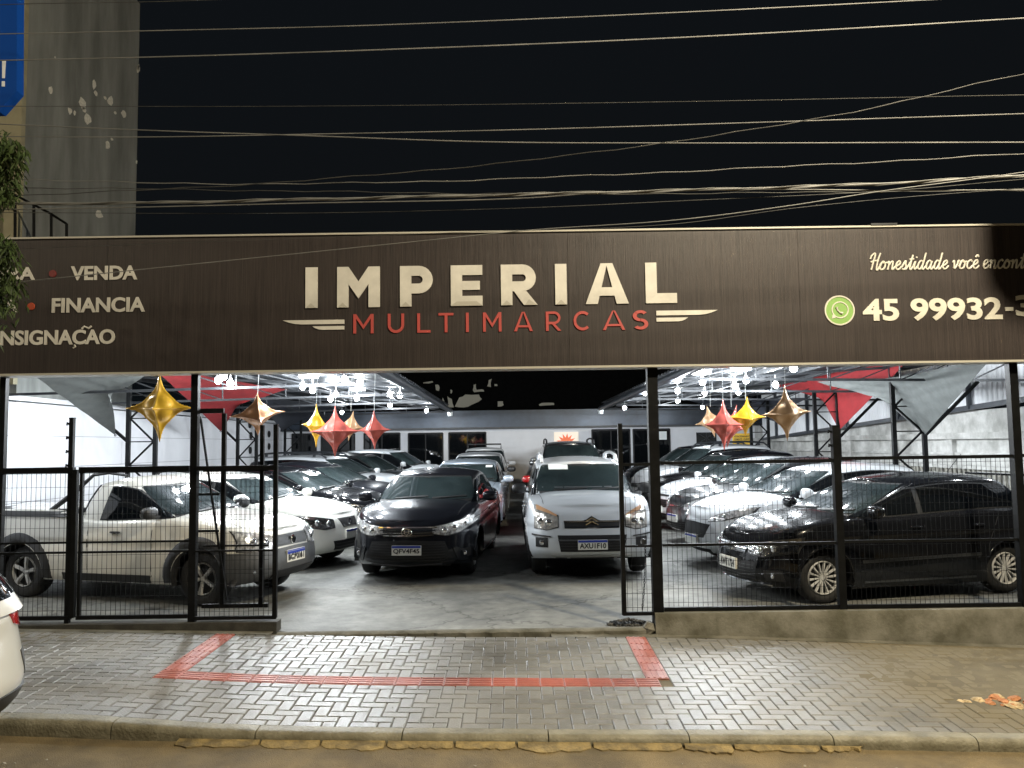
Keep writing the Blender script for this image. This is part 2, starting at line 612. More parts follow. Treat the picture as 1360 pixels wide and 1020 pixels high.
# red tactile tiles
M_tact = paver_mat('red tactile tile', (0.38, 0.12, 0.088))
v, f = paver_box(-.1, .1, -.1, .1, .001, .002, .004, .03)
tb = MB().add(v, f)
for k in range(4):
    c0 = -.075 + k * .05
    tb.box(-.088, .088, c0 - .009, c0 + .009, .001, .0055)
tact = tb.mesh('tactile_tile', M_tact)
ti = []
x = XL0 + .1
while x < XR1: ti.append((x, YB0 + .1, 0)); x += .2
y = YB1 + .05
yb = YB1
for k in range(7):
    if k == 6: pass
    ti.append((XL0 + .1, yb + .1 + k * .2, 90)); ti.append((XR0 + .1, yb + .1 + k * .2, 90))
for x, y, r in ti:
    short = y + .1 > 8.3
    if short: y = 8.27
    if short and any(t_[0] == x and t_[1] > 8.15 and t_ < (x, y, r) for t_ in []): continue
    gx = (zside(x + .1, y) - zside(x - .1, y)) / .2
    gy = (zside(x, y + .05) - zside(x, y - .05)) / .1
    rot = Euler((math.atan(gy), -math.atan(gx), 0)).to_matrix() @ Euler((0, 0, R(r))).to_matrix()
    inst('tactile_tile', tact, side, (x, y, zside(x, y) + rnd.uniform(0, .001)), rot.to_euler(), (.2, 1, 1) if short else (1, 1, 1))

# kerb stones: rounded concrete, with irregular lengths
M_kerb = mat('kerb concrete', (0.26, 0.24, 0.17), 0.55, color2=(0.14, 0.125, 0.08), vscale=5, bump=0.6, bscale=50)
kb = empty('kerb', (0, 0, 0), 0)
tag(kb, 'weathered concrete kerb of separate stones along the front of the pavement', 'kerb')
x = -7.6
while x < 7.5:
    ln = rnd.choice([.98, 1.0, 1.02, .8, 1.0])
    b = MB()
    prof = [(.0, -.2), (.0, -.05), (.008, -.02), (.03, -.004), (.06, 0), (.14, .0), (.14, -.2)]
    ns = 10
    for i in range(ns + 1):
        xx = x + .004 + (ln - .008) * i / ns
        e = 0.003 if i in (0, ns) else 0
        j_ = rnd.uniform(-.002, .002)
        zt = spl(ZF, xx) + 0.004
        b.add([(xx, Y_KERB - .145 + p + e * (1 if k < 4 else 0) + j_, zt + q - e * (1 if k > 1 else 0)) for k, (p, q) in enumerate(prof)], [])
        if i:
            o_ = (i - 1) * 7
            for k in range(6): b.f.append((o_ + k, o_ + 7 + k, o_ + 8 + k, o_ + 1 + k))
    b.f.append(tuple(range(7)))
    b.f.append(tuple(ns * 7 + 6 - k for k in range(7)))
    b.build('kerb_stone', M_kerb, kb, True, 50)
    x += ln

# broken crust of yellow-painted concrete in the gutter
M_crust = mat('flaking yellow gutter', (0.34, 0.25, 0.10), 0.85, color2=(0.13, 0.10, 0.05), vscale=9, bump=0.8, bscale=60)
gt = empty('gutter_crust', (0, 0, 0))
tag(gt, 'broken strip of yellow painted concrete lying against the foot of the kerb', 'gutter strip')
x = -2.35
while x < 2.3:
    ln = rnd.uniform(.25, .7)
    b = MB()
    ns = 12
    w0 = .10 if x < 1.3 else .06
    for i in range(ns + 1):
        xx = x + .01 + (ln - .02) * i / ns
        w = w0 + .03 * math.sin(xx * 7.3) * math.sin(xx * 3.1 + 1) + rnd.uniform(-.024, .02) - (.04 if i in (0, ns) else 0)
        z = spl(ZR, xx)
        b.add([(xx, 5.803, z + .040), (xx, 5.80 - w * .6, z + .036 + rnd.uniform(-.003, .003)), (xx, 5.80 - w, z + .024), (xx, 5.80 - w - .004, z - .03), (xx, 5.803, z - .03)], [])
        if i:
            o_ = (i - 1) * 5
            for k in range(3): b.f.append((o_ + k, o_ + 5 + k, o_ + 6 + k, o_ + 1 + k))
    b.f.append((0, 1, 2, 3, 4)); b.f.append(tuple(ns * 5 + 4 - k for k in range(5)))
    b.build('crust_slab', M_crust, gt, True, 30)
    x += ln

# loose stones and litter
M_stone = mat('pale stone', (0.4, 0.37, 0.3), 0.8, var=0.4, vscale=20)


def pebble(mb, c, r, flat=.6, n=6):
    M = Euler((rnd.uniform(-.3, .3), rnd.uniform(-.3, .3), rnd.uniform(0, 6))).to_matrix()
    vs, fs = [], []
    c = Vector(c)
    for ring, (rr, zz) in enumerate(((.6, -1), (1, -.1), (.62, .9))):
        for k in range(n):
            a = 2 * math.pi * (k + ring * .3) / n
            q = r * rr * rnd.uniform(.75, 1.2)
            vs.append(c + M @ Vector((q * math.cos(a), q * math.sin(a), zz * r * flat)))
    for ring in range(2):
        for k in range(n):
            fs.append((ring * n + k, ring * n + (k + 1) % n, ring * n + n + (k + 1) % n, ring * n + n + k))
    fs.append(tuple(range(n - 1, -1, -1))); fs.append(tuple(2 * n + k for k in range(n)))
    mb.add(vs, fs)


b = MB()
for k in range(190):
    x, y = rnd.uniform(-4, 4.6), rnd.choice([rnd.uniform(4.6, 5.75), rnd.uniform(5.35, 5.75), rnd.uniform(6, 8.3)])
    z = spl(ZR, x) if y < 5.8 else zside(x, y)
    pebble(b, (x, y, z + .004), rnd.choice([.004, .005, .007, .012]) if y < 5.8 else rnd.choice([.003, .004, .006]))
tag(b.build('litter', M_stone), 'small pale stones and scraps scattered over road and pavement', 'litter', kind='stuff')

# hole in the pavement at the right with broken orange brick
hb = empty('broken_paving', (3.86, 6.62, -.2))
tag(hb, 'hole in the pavement near the kerb filled with broken orange brick and rubble', 'rubble')
M_brick = mat('broken orange brick', (0.48, 0.21, 0.09), 0.85, var=0.4, vscale=14, bump=0.7)
M_brick2 = mat('pale mortar lump', (0.55, 0.42, 0.24), 0.9, var=0.4, vscale=14, bump=0.7)
for k in range(26):
    a, q = rnd.uniform(0, 6.28), rnd.uniform(0, .85) ** .7
    b = MB()
    big = rnd.uniform(.025, .065)
    pebble(b, (q * .46 * math.cos(a), q * .15 * math.sin(a), zside(3.86, 6.62) + .2 + big * .2 - .014), big, .32, 7)
    b.build('brick_lump', M_brick if rnd.random() < .6 else M_brick2, hb)

# gravel heap at the foot of the right gate
b = MB()
for k in range(260):
    a, q = rnd.uniform(0, 6.28), rnd.random() ** .6
    x, y = 1.18 + .24 * q * math.cos(a), 8.60 + .11 * q * math.sin(a)
    pebble(b, (x, y, .01 + .05 * (1 - q)), rnd.uniform(.008, .018), .7, 5)
tag(b.build('gravel', mat('dark gravel', (0.10, 0.095, 0.085), 0.85, var=0.6, vscale=30)), 'small heap of dark gravel under the right gate leaf', 'gravel heap', kind='stuff')
b = MB()
pebble(b, (1.36, 8.43, .0), .075, .8, 8)
tag(b.build('boulder', M_conc), 'rounded lump of concrete beside the post foot at the right gate', 'concrete lump')

# plinths under the fences
b = MB()
n = 50
for i in range(n + 1):
    x = lerp(1.42, 9.0, i / n)
    j_ = rnd.uniform(-.004, .004)
    b.add([(x, 8.39 + j_, -.6), (x, 8.385 + j_, .11), (x, 8.40 + j_, .148), (x, 8.6, .15), (x, 8.6, -.6)], [])
    if i:
        o_ = (i - 1) * 5
        for k in range(4): b.f.append((o_ + k, o_ + 5 + k, o_ + 6 + k, o_ + 1 + k))
b.f.append((0, 1, 2, 3, 4))
o = b.build('retaining_wall', M_conc, None, True, 40)
tag(o, 'low stained concrete wall under the right hand fence', 'low wall')
b = MB().box(-8.2, -2.42, 8.4, 8.56, -.2, .115)
o = b.build('plinth', mat('dark dirty concrete', (0.05, 0.048, 0.04), 0.85, var=.5, vscale=5, bump=.5))
tag(o, 'dark low concrete strip under the left hand fence', 'plinth')

# ------------------------------------------------------------------ sign
SG = 8.36
z0s, z1s = 2.655, 4.105
sgn = empty('billboard', (0, SG, z0s))
tag(sgn, 'long dark brown fascia board over the entrance lettered IMPERIAL MULTIMARCAS', 'sign')
m = mat('brushed brown panel', (0.048, 0.038, 0.035), 0.45, color2=(0.024, 0.0195, 0.0185), vscale=9, stretch=(14, 1, .18), spec=.4, bump=.25, bscale=20)


def loc_sg(o):
    if o: o.location = (0, -SG, -z0s)
    return o


xp = [-9.0, -6.6, -4.2, -1.8, .6, 3.0, 5.4, 7.8, 9.6]
for xa, xb in zip(xp, xp[1:]):
    loc_sg(MB().box(xa + .0012, xb - .0012, SG, SG + .22, z0s + .022, z1s - .018).build('panel', m, sgn))
loc_sg(MB().box(-9, 9.6, SG - .02, SG + .24, z1s - .018, z1s).build('top_rim', mat('cream rim', (0.45, 0.43, 0.37), .4), sgn))
loc_sg(MB().box(-9, 9.6, SG - .02, SG + .24, z0s, z0s + .022).build('bottom_rim', MATS['cream rim'], sgn))
M_let = mat('cream lettering', (0.63, 0.61, 0.55), 0.45, var=0.12, vscale=5)
M_let2 = mat('cream lettering facet', (0.46, 0.44, 0.38), 0.4)
M_letr = mat('red lettering', (0.42, 0.075, 0.065), 0.45)
M_dot = mat('dim red dot', (0.16, 0.02, 0.018), 0.5)


def sx(px, py=400): return at(px, py, SG).x
def sz(px, py): return at(px, py, SG).z


zb_, zt_ = (sz(414, 411.5) + sz(878, 400.5)) / 2, (sz(414, 357.4) + sz(878, 347)) / 2
big = [('I', 405.9, 422), ('M', 448, 504.7), ('P', 531.5, 575), ('E', 599, 641), ('R', 665.6, 714), ('I', 737.6, 753), ('A', 777.6, 835), ('L', 857.6, 899)]


def poly_letter(ch, x0, x1, z0, z1, wv, y, thick, m, parent, name):
    """geometric capital letter as convex pieces with stem width wv"""
    W, H = x1 - x0, z1 - z0
    wh = wv * .88
    Q = []

    def r(a, b_, c, d): Q.append([(a, b_), (c, b_), (c, d), (a, d)])

    def arc(cx, cz, ro, ri, a0, a1, sxx=1.0, n=12):
        for k in range(n):
            t0, t1 = lerp(a0, a1, k / n), lerp(a0, a1, (k + 1) / n)
            Q.append([(cx + ri * sxx * math.cos(t0), cz + ri * math.sin(t0)), (cx + ro * sxx * math.cos(t0), cz + ro * math.sin(t0)),
                      (cx + ro * sxx * math.cos(t1), cz + ro * math.sin(t1)), (cx + ri * sxx * math.cos(t1), cz + ri * math.sin(t1))])
    hp = math.pi / 2
    if ch == 'I': r(0, 0, W, H)
    elif ch == 'L': r(0, 0, wv, H); r(wv, 0, W, wh)
    elif ch == 'T': r(0, H - wh, W, H); r(W / 2 - wv / 2, 0, W / 2 + wv / 2, H - wh)
    elif ch == 'E':
        r(0, 0, wv, H); r(wv, 0, W, wh); r(wv, H - wh, W, H); r(wv, H / 2 - wh * .45, W * .92, H / 2 + wh * .45)
    elif ch in 'PR':
        r(0, 0, wv, H)
        rr = H * (.34 if ch == 'P' else .33)
        cz = H - rr
        s_x = 1.0
        cx = max(wv, W - rr - (0 if ch == 'P' else W * .04))
        r(wv, H - wh, cx, H); r(wv, H - 2 * rr, cx, H - 2 * rr + wh)
        arc(cx, cz, rr, rr - wh, -hp, hp)
        if ch == 'R':
            Q.append([(W - wv * 1.2, 0), (W, 0), (cx + wv * .35, H - 2 * rr + .001), (cx - wv * .75, H - 2 * rr + .001)])
    elif ch == 'A':
        Q.append([(0, 0), (wv * 1.07, 0), (W / 2 + wv * .05, H - wv * .0), (W / 2 - wv * .52, H)])
        Q.append([(W - wv * 1.07, 0), (W, 0), (W / 2 + wv * .52, H), (W / 2 + wv * .05, H)])
        Q[-1] = [(W - wv * 1.07, 0), (W, 0), (W / 2 + wv * .52, H), (W / 2 - wv * .05, H)]
        hb_ = H * .2
        fx = lambda z: (W / 2 - wv * .5) * z / H
        r(fx(hb_) + wv * .9, hb_, W - fx(hb_) - wv * .9, hb_ + wh * .85)
    elif ch == 'M':
        r(0, 0, wv, H); r(W - wv, 0, W, H)
        Q.append([(wv, H), (wv, H - wv * 1.55), (W / 2, H * .22), (W / 2, H * .22 + wv * 1.5)])
        Q.append([(W - wv, H - wv * 1.55), (W - wv, H), (W / 2, H * .22 + wv * 1.5), (W / 2, H * .22)])
    elif ch == 'U':
        ro = W / 2
        r(0, ro, wv, H); r(W - wv, ro, W, H); arc(ro, ro, ro, ro - wv, math.pi, 2 * math.pi)
    elif ch == 'C':
        ro = H / 2
        arc(ro, H / 2, ro, ro - wv, R(48), R(312), W * 1.02 / H, 26)
    elif ch == 'S':
        ro = (H + wv) / 4
        s1 = (W / 2) / ro
        arc(W / 2, H - ro, ro, ro - wv, R(35), R(268), s1, 16)
        arc(W / 2, ro, ro, ro - wv, R(-145), R(88), s1, 16)
    b = MB()
    for k, q in enumerate(Q):
        e = 0.0004 * (k % 7)
        n = len(q)
        fr = [(x0 + a, y - thick - e, z0 + c) for a, c in q]
        bk_ = [(x0 + a, y, z0 + c) for a, c in q]
        b.add(fr + bk_, [tuple(range(n))] + [(i, (i + 1) % n, n + (i + 1) % n, n + i) for i in range(n)])
    o = b.build(name, m, parent)
    return o


for ch, a, c in big:
    loc_sg(poly_letter(ch, sx(a), sx(c), zb_, zt_, .118, SG, .014, M_let, sgn, 'letter'))
# bevelled facets printed on the letters
def tri(pts, m, name='letter_facet', d=.0185):
    b = MB()
    b.add([(x, SG - d, z) for x, z in pts] + [(x, SG - d + .002, z) for x, z in pts], [tuple(range(len(pts)))] + [(i, (i + 1) % len(pts), len(pts) + (i + 1) % len(pts), len(pts) + i) for i in range(len(pts))])
    return loc_sg(b.build(name, m, sgn))


for ch, a, c in big:
    xa = sx(a)
    if ch in 'IMPR': tri([(xa + .01, zb_), (xa + .108, zb_), (xa + .059, zb_ + .05)], M_let2)
    if ch in 'E': tri([(xa, zb_), (sx(c), zb_), (sx(c) - .06, zb_ + .045), (xa + .06, zb_ + .045)], M_let2)
    if ch == 'R': tri([(sx(c) - .13, zb_), (sx(c) - .01, zb_), (sx(c) - .09, zb_ + .06)], M_let2)
zb2, zt2 = (sz(483, 443.8) + sz(852, 437)) / 2, (sz(483, 418.5) + sz(852, 411)) / 2
for ch, a, c in zip('MULTIMARCAS', (275, 372, 455, 515, 592, 640, 727, 817, 893, 977, 1062), (332, 418, 492, 557, 600, 692, 780, 860, 943, 1040, 1105)):
    loc_sg(poly_letter(ch, sx(340 + a / 2.125), sx(340 + c / 2.125), zb2, zt2, .029, SG, .01, M_letr, sgn, 'letter'))


def wing(pa, pb, pz0, pz1, tipleft):
    x0, x1, z0, z1 = sx(pa), sx(pb), sz((pa + pb) / 2, pz1), sz((pa + pb) / 2, pz0)
    n = 10
    pts = []
    for k in range(n + 1):
        t = k / n
        h = (1 - (1 - min(1, t * 3.2)) ** 2)
        pts.append((t, h))
    b = MB()
    for k in range(n):
        (t0, h0), (t1, h1) = pts[k], pts[k + 1]
        xx = [lerp(x0, x1, t) if tipleft else lerp(x1, x0, t) for t in (t0, t1)]
        q = [(xx[0], z1), (xx[1], z1), (xx[1], z1 - (z1 - z0) * h1), (xx[0], z1 - (z1 - z0) * h0 - 1e-4)]
        b.add([(x, SG - .01, z) for x, z in q] + [(x, SG, z) for x, z in q], [(0, 1, 2, 3), (0, 4, 5, 1), (1, 5, 6, 2), (2, 6, 7, 3), (3, 7, 4, 0)])
    loc_sg(b.build('wing_stripe', M_let, sgn))


wing(376, 457.5, 425.2, 430.8, True); wing(415, 457.5, 433.3, 438, True)
wing(871, 952.5, 412.3, 418.5, False); wing(871, 913, 422, 427, False)


def sign_text(body, a, c, yt, yb, m=None, bold=.035, name='lettering', shear=0.0, ymid=None, space=1.0):
    pm = (a + c) / 2
    return loc_sg(put_text(body, name, sx(a), sx(c), sz(pm, yb), sz(pm, yt), SG, m or M_let, sgn, bold=bold, shear=shear, thick=.01, space=space))


sign_text('COMPRA', -70, 46, 355.5, 373, bold=.028)
sign_text('VENDA', 93.5, 182, 353.2, 372, bold=.028)
sign_text('TROCA', -62, 24, 398, 415.5, bold=.028)
sign_text('FINANCIA', 69.5, 193, 395.2, 415, bold=.028)
sign_text('CONSIGNACAO', -38, 154, 438.5, 458.3, bold=.028)
c = at(115.5, 435.2, SG)
loc_sg(MB().tube([c + Vector((-.05, -.006, -.012)), c + Vector((-.025, -.006, .012)), c + Vector((.02, -.006, -.008)), c + Vector((.05, -.006, .014))], .011, 6).build('lettering', M_let, sgn))
c = at(99, 459.5, SG)
loc_sg(MB().tube([c + Vector((.0, -.006, .012)), c + Vector((.014, -.006, -.008)), c + Vector((-.012, -.006, -.022))], .009, 6).build('lettering', M_let, sgn))
for px, py, mm in ((70, 363.5, M_dot), (41.5, 407, mat('orange red dot', (0.4, 0.06, 0.02), .5))):
    c = at(px, py, SG)
    loc_sg(MB().lathe([(0.0001, -.01), (.036, -.01), (.04, 0)], 'y', 20, c).build('bullet_dot', mm, sgn))
M_letg = mat('off white lettering', (0.60, 0.58, 0.50), 0.45, var=.1)
sign_text('45 99932', 1144.7, 1330, 396, 426, M_letg, bold=.03)
sign_text('-', 1334, 1344.5, 408, 413, M_letg, bold=.0)
sign_text('3', 1348, 1373, 392, 420, M_letg, bold=.03)
SCR = {
    'o': (.80, [[(0, .25), (.22, .85), (.05, .5), (.15, .05), (.5, .1), (.6, .55), (.35, .92), (.25, .85), (.45, .75), (.80, .8)]]),
    'n': (.92, [[(0, .7), (.15, .9), (.2, .6), (.15, 0)], [(.17, .4), (.4, .85), (.58, .85), (.6, .4), (.62, .05), (.75, .05), (.92, .35)]]),
    'e': (.70, [[(0, .3), (.35, .5), (.5, .75), (.35, .95), (.12, .7), (.1, .25), (.3, 0), (.55, .1), (.70, .35)]]),
    's': (.68, [[(0, .2), (.35, .95), (.4, .6), (.5, .25), (.3, 0), (.08, .08)], [(.3, 0), (.55, .05), (.68, .35)]]),
    't': (.60, [[(.0, .3), (.3, 1.0), (.38, 1.6), (.27, .6), (.25, .1), (.4, 0), (.60, .35)], [(.05, 1.1), (.55, 1.15)]]),
    'i': (.45, [[(0, .4), (.15, .9), (.12, .2), (.25, 0), (.45, .35)], [(.2, 1.27), (.24, 1.36)]]),
    'd': (.92, [[(.55, .8), (.3, .95), (.08, .6), (.1, .15), (.3, 0), (.5, .3), (.62, .9), (.72, 1.8)], [(.66, 1.2), (.56, .4), (.6, .05), (.72, 0), (.92, .35)]]),
    'a': (.88, [[(.55, .8), (.3, .95), (.08, .6), (.1, .15), (.3, 0), (.5, .3), (.6, .9)], [(.6, .9), (.54, .3), (.6, .03), (.72, 0), (.88, .35)]]),
    'v': (.75, [[(0, .7), (.12, .9), (.2, .5), (.3, .02), (.5, .4), (.6, .9), (.75, .8)]]),
    'c': (.68, [[(.55, .75), (.38, .95), (.1, .7), (.08, .25), (.28, 0), (.5, .08), (.68, .35)]]),
    'r': (.72, [[(0, .4), (.15, 1.0), (.25, .85), (.45, .85), (.4, .3), (.45, .03), (.6, .03), (.72, .35)]]),
    'H': (1.15, [[(.0, 1.2), (.1, 1.6), (.45, 1.8), (.4, 1.0), (.3, 0)], [(1.0, 1.85), (.85, 1.0), (.85, .1), (1.0, 0), (1.15, .35)], [(.1, .85), (.5, 1.0), (.95, 1.0)]]),
}
SCR['ê'] = (.70, SCR['e'][1] + [[(.18, 1.25), (.38, 1.5), (.52, 1.25)]])


def smooth(pts, n=5):
    out = []
    P = [pts[0]] + list(pts) + [pts[-1]]
    for k in range(1, len(P) - 2):
        for q in range(n):
            t = q / n
            out.append(tuple(.5 * (2 * P[k][i] + (P[k + 1][i] - P[k - 1][i]) * t + (2 * P[k - 1][i] - 5 * P[k][i] + 4 * P[k + 1][i] - P[k + 2][i]) * t * t + (3 * P[k][i] - P[k - 1][i] - 3 * P[k + 1][i] + P[k + 2][i]) * t ** 3) for i in (0, 1)))
    return out + [pts[-1]]


line_ = 'Honestidade você encontra'
tot = sum(SCR[ch][0] if ch != ' ' else .42 for ch in line_)
u = (sx(1379, 348) - sx(1153, 355)) / tot
xx, z0_ = sx(1153, 359), (sz(1160, 359) + sz(1350, 355.5)) / 2
for ch in line_:
    if ch == ' ': xx += .42 * u; continue
    w, st = SCR[ch]
    b = MB()
    for q in st:
        pts = smooth(q)
        b.tube([(xx + (x + .22 * z) * u, SG - .006, z0_ + z * u) for x, z in pts], .095 * u, 6)
    loc_sg(b.build('script_letter', M_letg, sgn, True))
    xx += w * u
# green chat badge with ring, bubble and handset
c = at(1114.7, 412.4, SG)
loc_sg(MB().lathe([(0.0001, -.006), (.148, -.006), (.152, 0)], 'y', 40, c).build('badge_disc', mat('badge green', (0.20, 0.36, 0.09), .5), sgn))
loc_sg(MB().lathe([(.142, -.012), (.156, -.012), (.158, 0), (.14, 0)], 'y', 40, c, True).build('badge_ring', M_letg, sgn))
loc_sg(MB().lathe([(.078, -.012), (.088, -.012), (.09, -.006), (.076, -.006)], 'y', 32, c + Vector((.005, 0, .005)), True).build('badge_bubble', M_letg, sgn))
b = MB()
pts = [(-.034, .03), (-.028, 0), (-.006, -.026), (.024, -.036)]
b.tube([c + Vector((p[0] + .005, -.012, p[1] + .005)) for p in pts], [.014, .008, .008, .014], 6)
b.add([c + Vector(p) for p in ((-.085, -.011, -.085), (-.03, -.011, -.07), (-.07, -.011, -.03), (-.085, -.006, -.085), (-.03, -.006, -.07), (-.07, -.006, -.03))], [(0, 1, 2), (0, 3, 4, 1), (1, 4, 5, 2), (2, 5, 3, 0)])
loc_sg(b.build('badge_handset', M_letg, sgn))
# small steel plate on the top rim
loc_sg(MB().box(sx(1160), sx(1195), SG - .03, SG + .1, z1s + .001, z1s + .02).build('mounting_plate', M_galv, sgn))

# ------------------------------------------------------------------ posts, fences, gates
YF = 8.5


def post(x, z0, z1, w, label, spikes=0, y=YF, lean=0.0, name='post'):
    e = empty(name, (x, y, z0))
    tag(e, label, 'post')
    MB().bar((0, 0, 0), (lean, 0, z1 - z0), w, w).build('shaft', M_steel, e)
    MB().box(lean - w * .55, lean + w * .55, -w * .55, w * .55, z1 - z0, z1 - z0 + .012).build('cap', M_steel, e)
    if spikes:
        for k in range(spikes):
            zz = z1 - z0 - .06 - k * .145
            MB().tube([(-w / 2, 0, zz), (-w / 2 - .03, 0, zz + .018), (-w / 2 - .03, 0, zz - .01)], .012, 6).build('wire_hook', M_steel, e)
    return e


post(-5.32, .115, z0s, .06, 'thin black post at the far left edge holding the fascia board')
post(-4.60, .115, 2.21, .045, 'thin black fence post with four wire hooks on its upper half', 4)
post(-3.315, .115, z0s, .072, 'thick black post under the board beside the gold star balloon')
post(1.465, .02, z0s, .105, 'thickest black post under the board at the right of the entrance')
post(3.36, .148, 2.02, .075, 'black post in the middle of the right fence in front of the black hatchback', 3)
post(5.235, .148, z0s, .085, 'black post under the board near the right end of the fence')


def panel(name, x0, x1, z0, z1, y, label, cat, rails, uprights, vs=.05, hs=.14, wr=.0017, rail_w=.035, group=None):
    e = empty(name, (x0, y, z0))
    tag(e, label, cat, group)
    L_, H_ = x1 - x0, z1 - z0
    for zz, w in rails:
        MB().box(0, L_, -w / 2, w / 2, zz - z0 - w / 2, zz - z0 + w / 2).build('rail', M_steel, e)
    for xx, w, zt in uprights:
        MB().box(xx - x0 - w / 2, xx - x0 + w / 2, -w / 2 - .001, w / 2 + .001, 0, zt - z0).build('upright', M_steel, e)
    b = MB()
    x = vs
    while x < L_:
        b.bar((x, -.004, 0), (x, -.004, H_), wr * 2, wr * 2); x += vs
    b2 = MB()
    z = hs * .5
    while z < H_ - .02:
        b2.bar((0, .001, z), (L_, .001, z), wr * 2, wr * 2); z += hs
    o = b.build('upright_wires', M_steel, e); o['kind'] = 'stuff'
    o = b2.build('cross_wires', M_steel, e); o['kind'] = 'stuff'
    return e


panel('fence_panel', -5.9, -4.56, .17, 1.68, YF - .01, 'left end section of black wire mesh fence in front of the pickup bed', 'fence', [(.17, .04), (.83, .022), (.93, .018), (1.675, .062)], [(-4.545, .05, 1.68), (-5.88, .04, 1.68)])
panel('fence_panel', -4.5, -3.36, .17, 1.68, YF - .01, 'black wire mesh fence section in front of the pickup cab door', 'fence', [(.17, .04), (.83, .022), (.93, .018), (1.675, .062)], [(-4.48, .03, 1.68)])
gl = panel('gate_leaf', -3.27, -2.44, .15, 1.68, YF - .05, 'slim black gate leaf folded open at the left of the entrance, over the pickup nose', 'gate', [(.155, .035), (.83, .02), (1.675, .05)], [(-2.455, .042, 2.12)])
panel('gate_leaf', -3.27, -2.58, .22, 1.68, YF + .14, 'inner black gate leaf with tall frame behind the folded left leaf', 'gate', [(.24, .04), (.86, .018), (1.66, .05)], [(-3.06, .042, 2.25), (-2.655, .04, 2.12)])
b = MB().box(-.045, .26 - .0, -.02, .02, 0, .05)
e = empty('gate_portal', (-3.3, YF + .07, 2.25)); tag(e, 'short black top bar joining the thick left post to the inner gate', 'gate bar')
b.build('crossbar', M_steel, e)
for k, zz in enumerate((-.86, -.20 - .66 + 0.02 - .4)):
    MB().box(0, .22, -.012, .012, zz, zz + .025).build('rung', M_steel, e)
MB().bar((.0, .03, -.03), (.30, .03, -1.95), .02).build('brace', M_steel, e)
# right side
panel('gate_leaf', 1.10, 1.42, .13, 1.66, YF - .05, 'narrow black mesh gate leaf standing open at the right of the entrance', 'gate', [(.14, .035), (.82, .022), (1.655, .03)], [(1.112, .045, 2.08)])
panel('fence_panel', 1.53, 3.32, .165, 1.70, YF - .005, 'black wire mesh fence section in front of the black hatchback bonnet', 'fence', [(.17, .04), (.82, .028), (1.665, .035)], [])
panel('fence_panel', 3.41, 5.19, .165, 1.70, YF - .005, 'black wire mesh fence section in front of the black hatchback doors', 'fence', [(.17, .04), (.83, .028), (1.685, .035)], [])
panel('fence_panel', 5.29, 6.9, .165, 1.70, YF - .005, 'black wire mesh fence section cut by the right edge of view', 'fence', [(.17, .04), (.83, .028), (1.69, .035)], [])
# chain hanging on the right gate
e = empty('chain', (1.36, YF + .05, .84)); tag(e, 'thin steel chain hanging beside the thick right gate post', 'chain')
b = MB()
for k in range(24):
    z = -k * .029
    x = -.05 * (k / 24) ** 2
    M = Euler((0, 0, R(90) * (k % 2) + .3)).to_matrix()
    ring = [Vector((x, 0, z)) + M @ Vector((.009 * math.cos(a), 0, .019 * math.sin(a))) for a in [2 * math.pi * q / 8 for q in range(9)]]
    b.tube(ring, .0035, 5, False)
o = b.build('links', M_galv, e); o['kind'] = 'stuff'
MB().box(-.035, .0, -.02, .02, -.01, .04).build('padlock', M_galv, e)

# ------------------------------------------------------------------ side and back buildings
M_wwall = mat('white painted wall', (0.72, 0.73, 0.76), 0.7, var=0.06, vscale=1.2, bump=0.15, bscale=20)
lw = empty('boundary_wall', (-8.25, 8.6, 0)); tag(lw, 'tall white boundary wall of long panels behind the pickup and left cars', 'wall')
for k in range(5):
    za, zb3 = k * .56 - .1, (k + 1) * .56 - .1
    for q in range(5):
        ya, yb3 = q * 4.3, (q + 1) * 4.3
        MB().box(-.1, .0 + (.004 if (k + q) % 2 else 0), ya + .004, yb3 - .004, za + .005, zb3 - .005).build('wall_panel', M_wwall, lw)
MB().box(-.12, -.02, 0, 21.5, -.2, 2.7).build('core', mat('wall joint grey', (0.3, 0.3, 0.32), .8), lw)
MB().box(-.2, .06, 0, 21.5, 2.72, 2.80).build('coping', M_wwall, lw)
# black mouths and red tag on the wall
for px, py in ((331.5, 564), (333, 578.5), (332, 598), (357, 576.5), (357, 593)):
    d = F_PX * FW + (px - 680) * RT - (py - 510) * UP
    kx = -8.23 / d.x
    p = Vector((0, 0, CAM_H)) + d * kx - Vector((-8.25, 8.6, 0))
    MB().lathe([(0.001, .03), (.1, .03), (.115, 0)], 'x', 18, p).build('vent_disc', M_dark, lw)
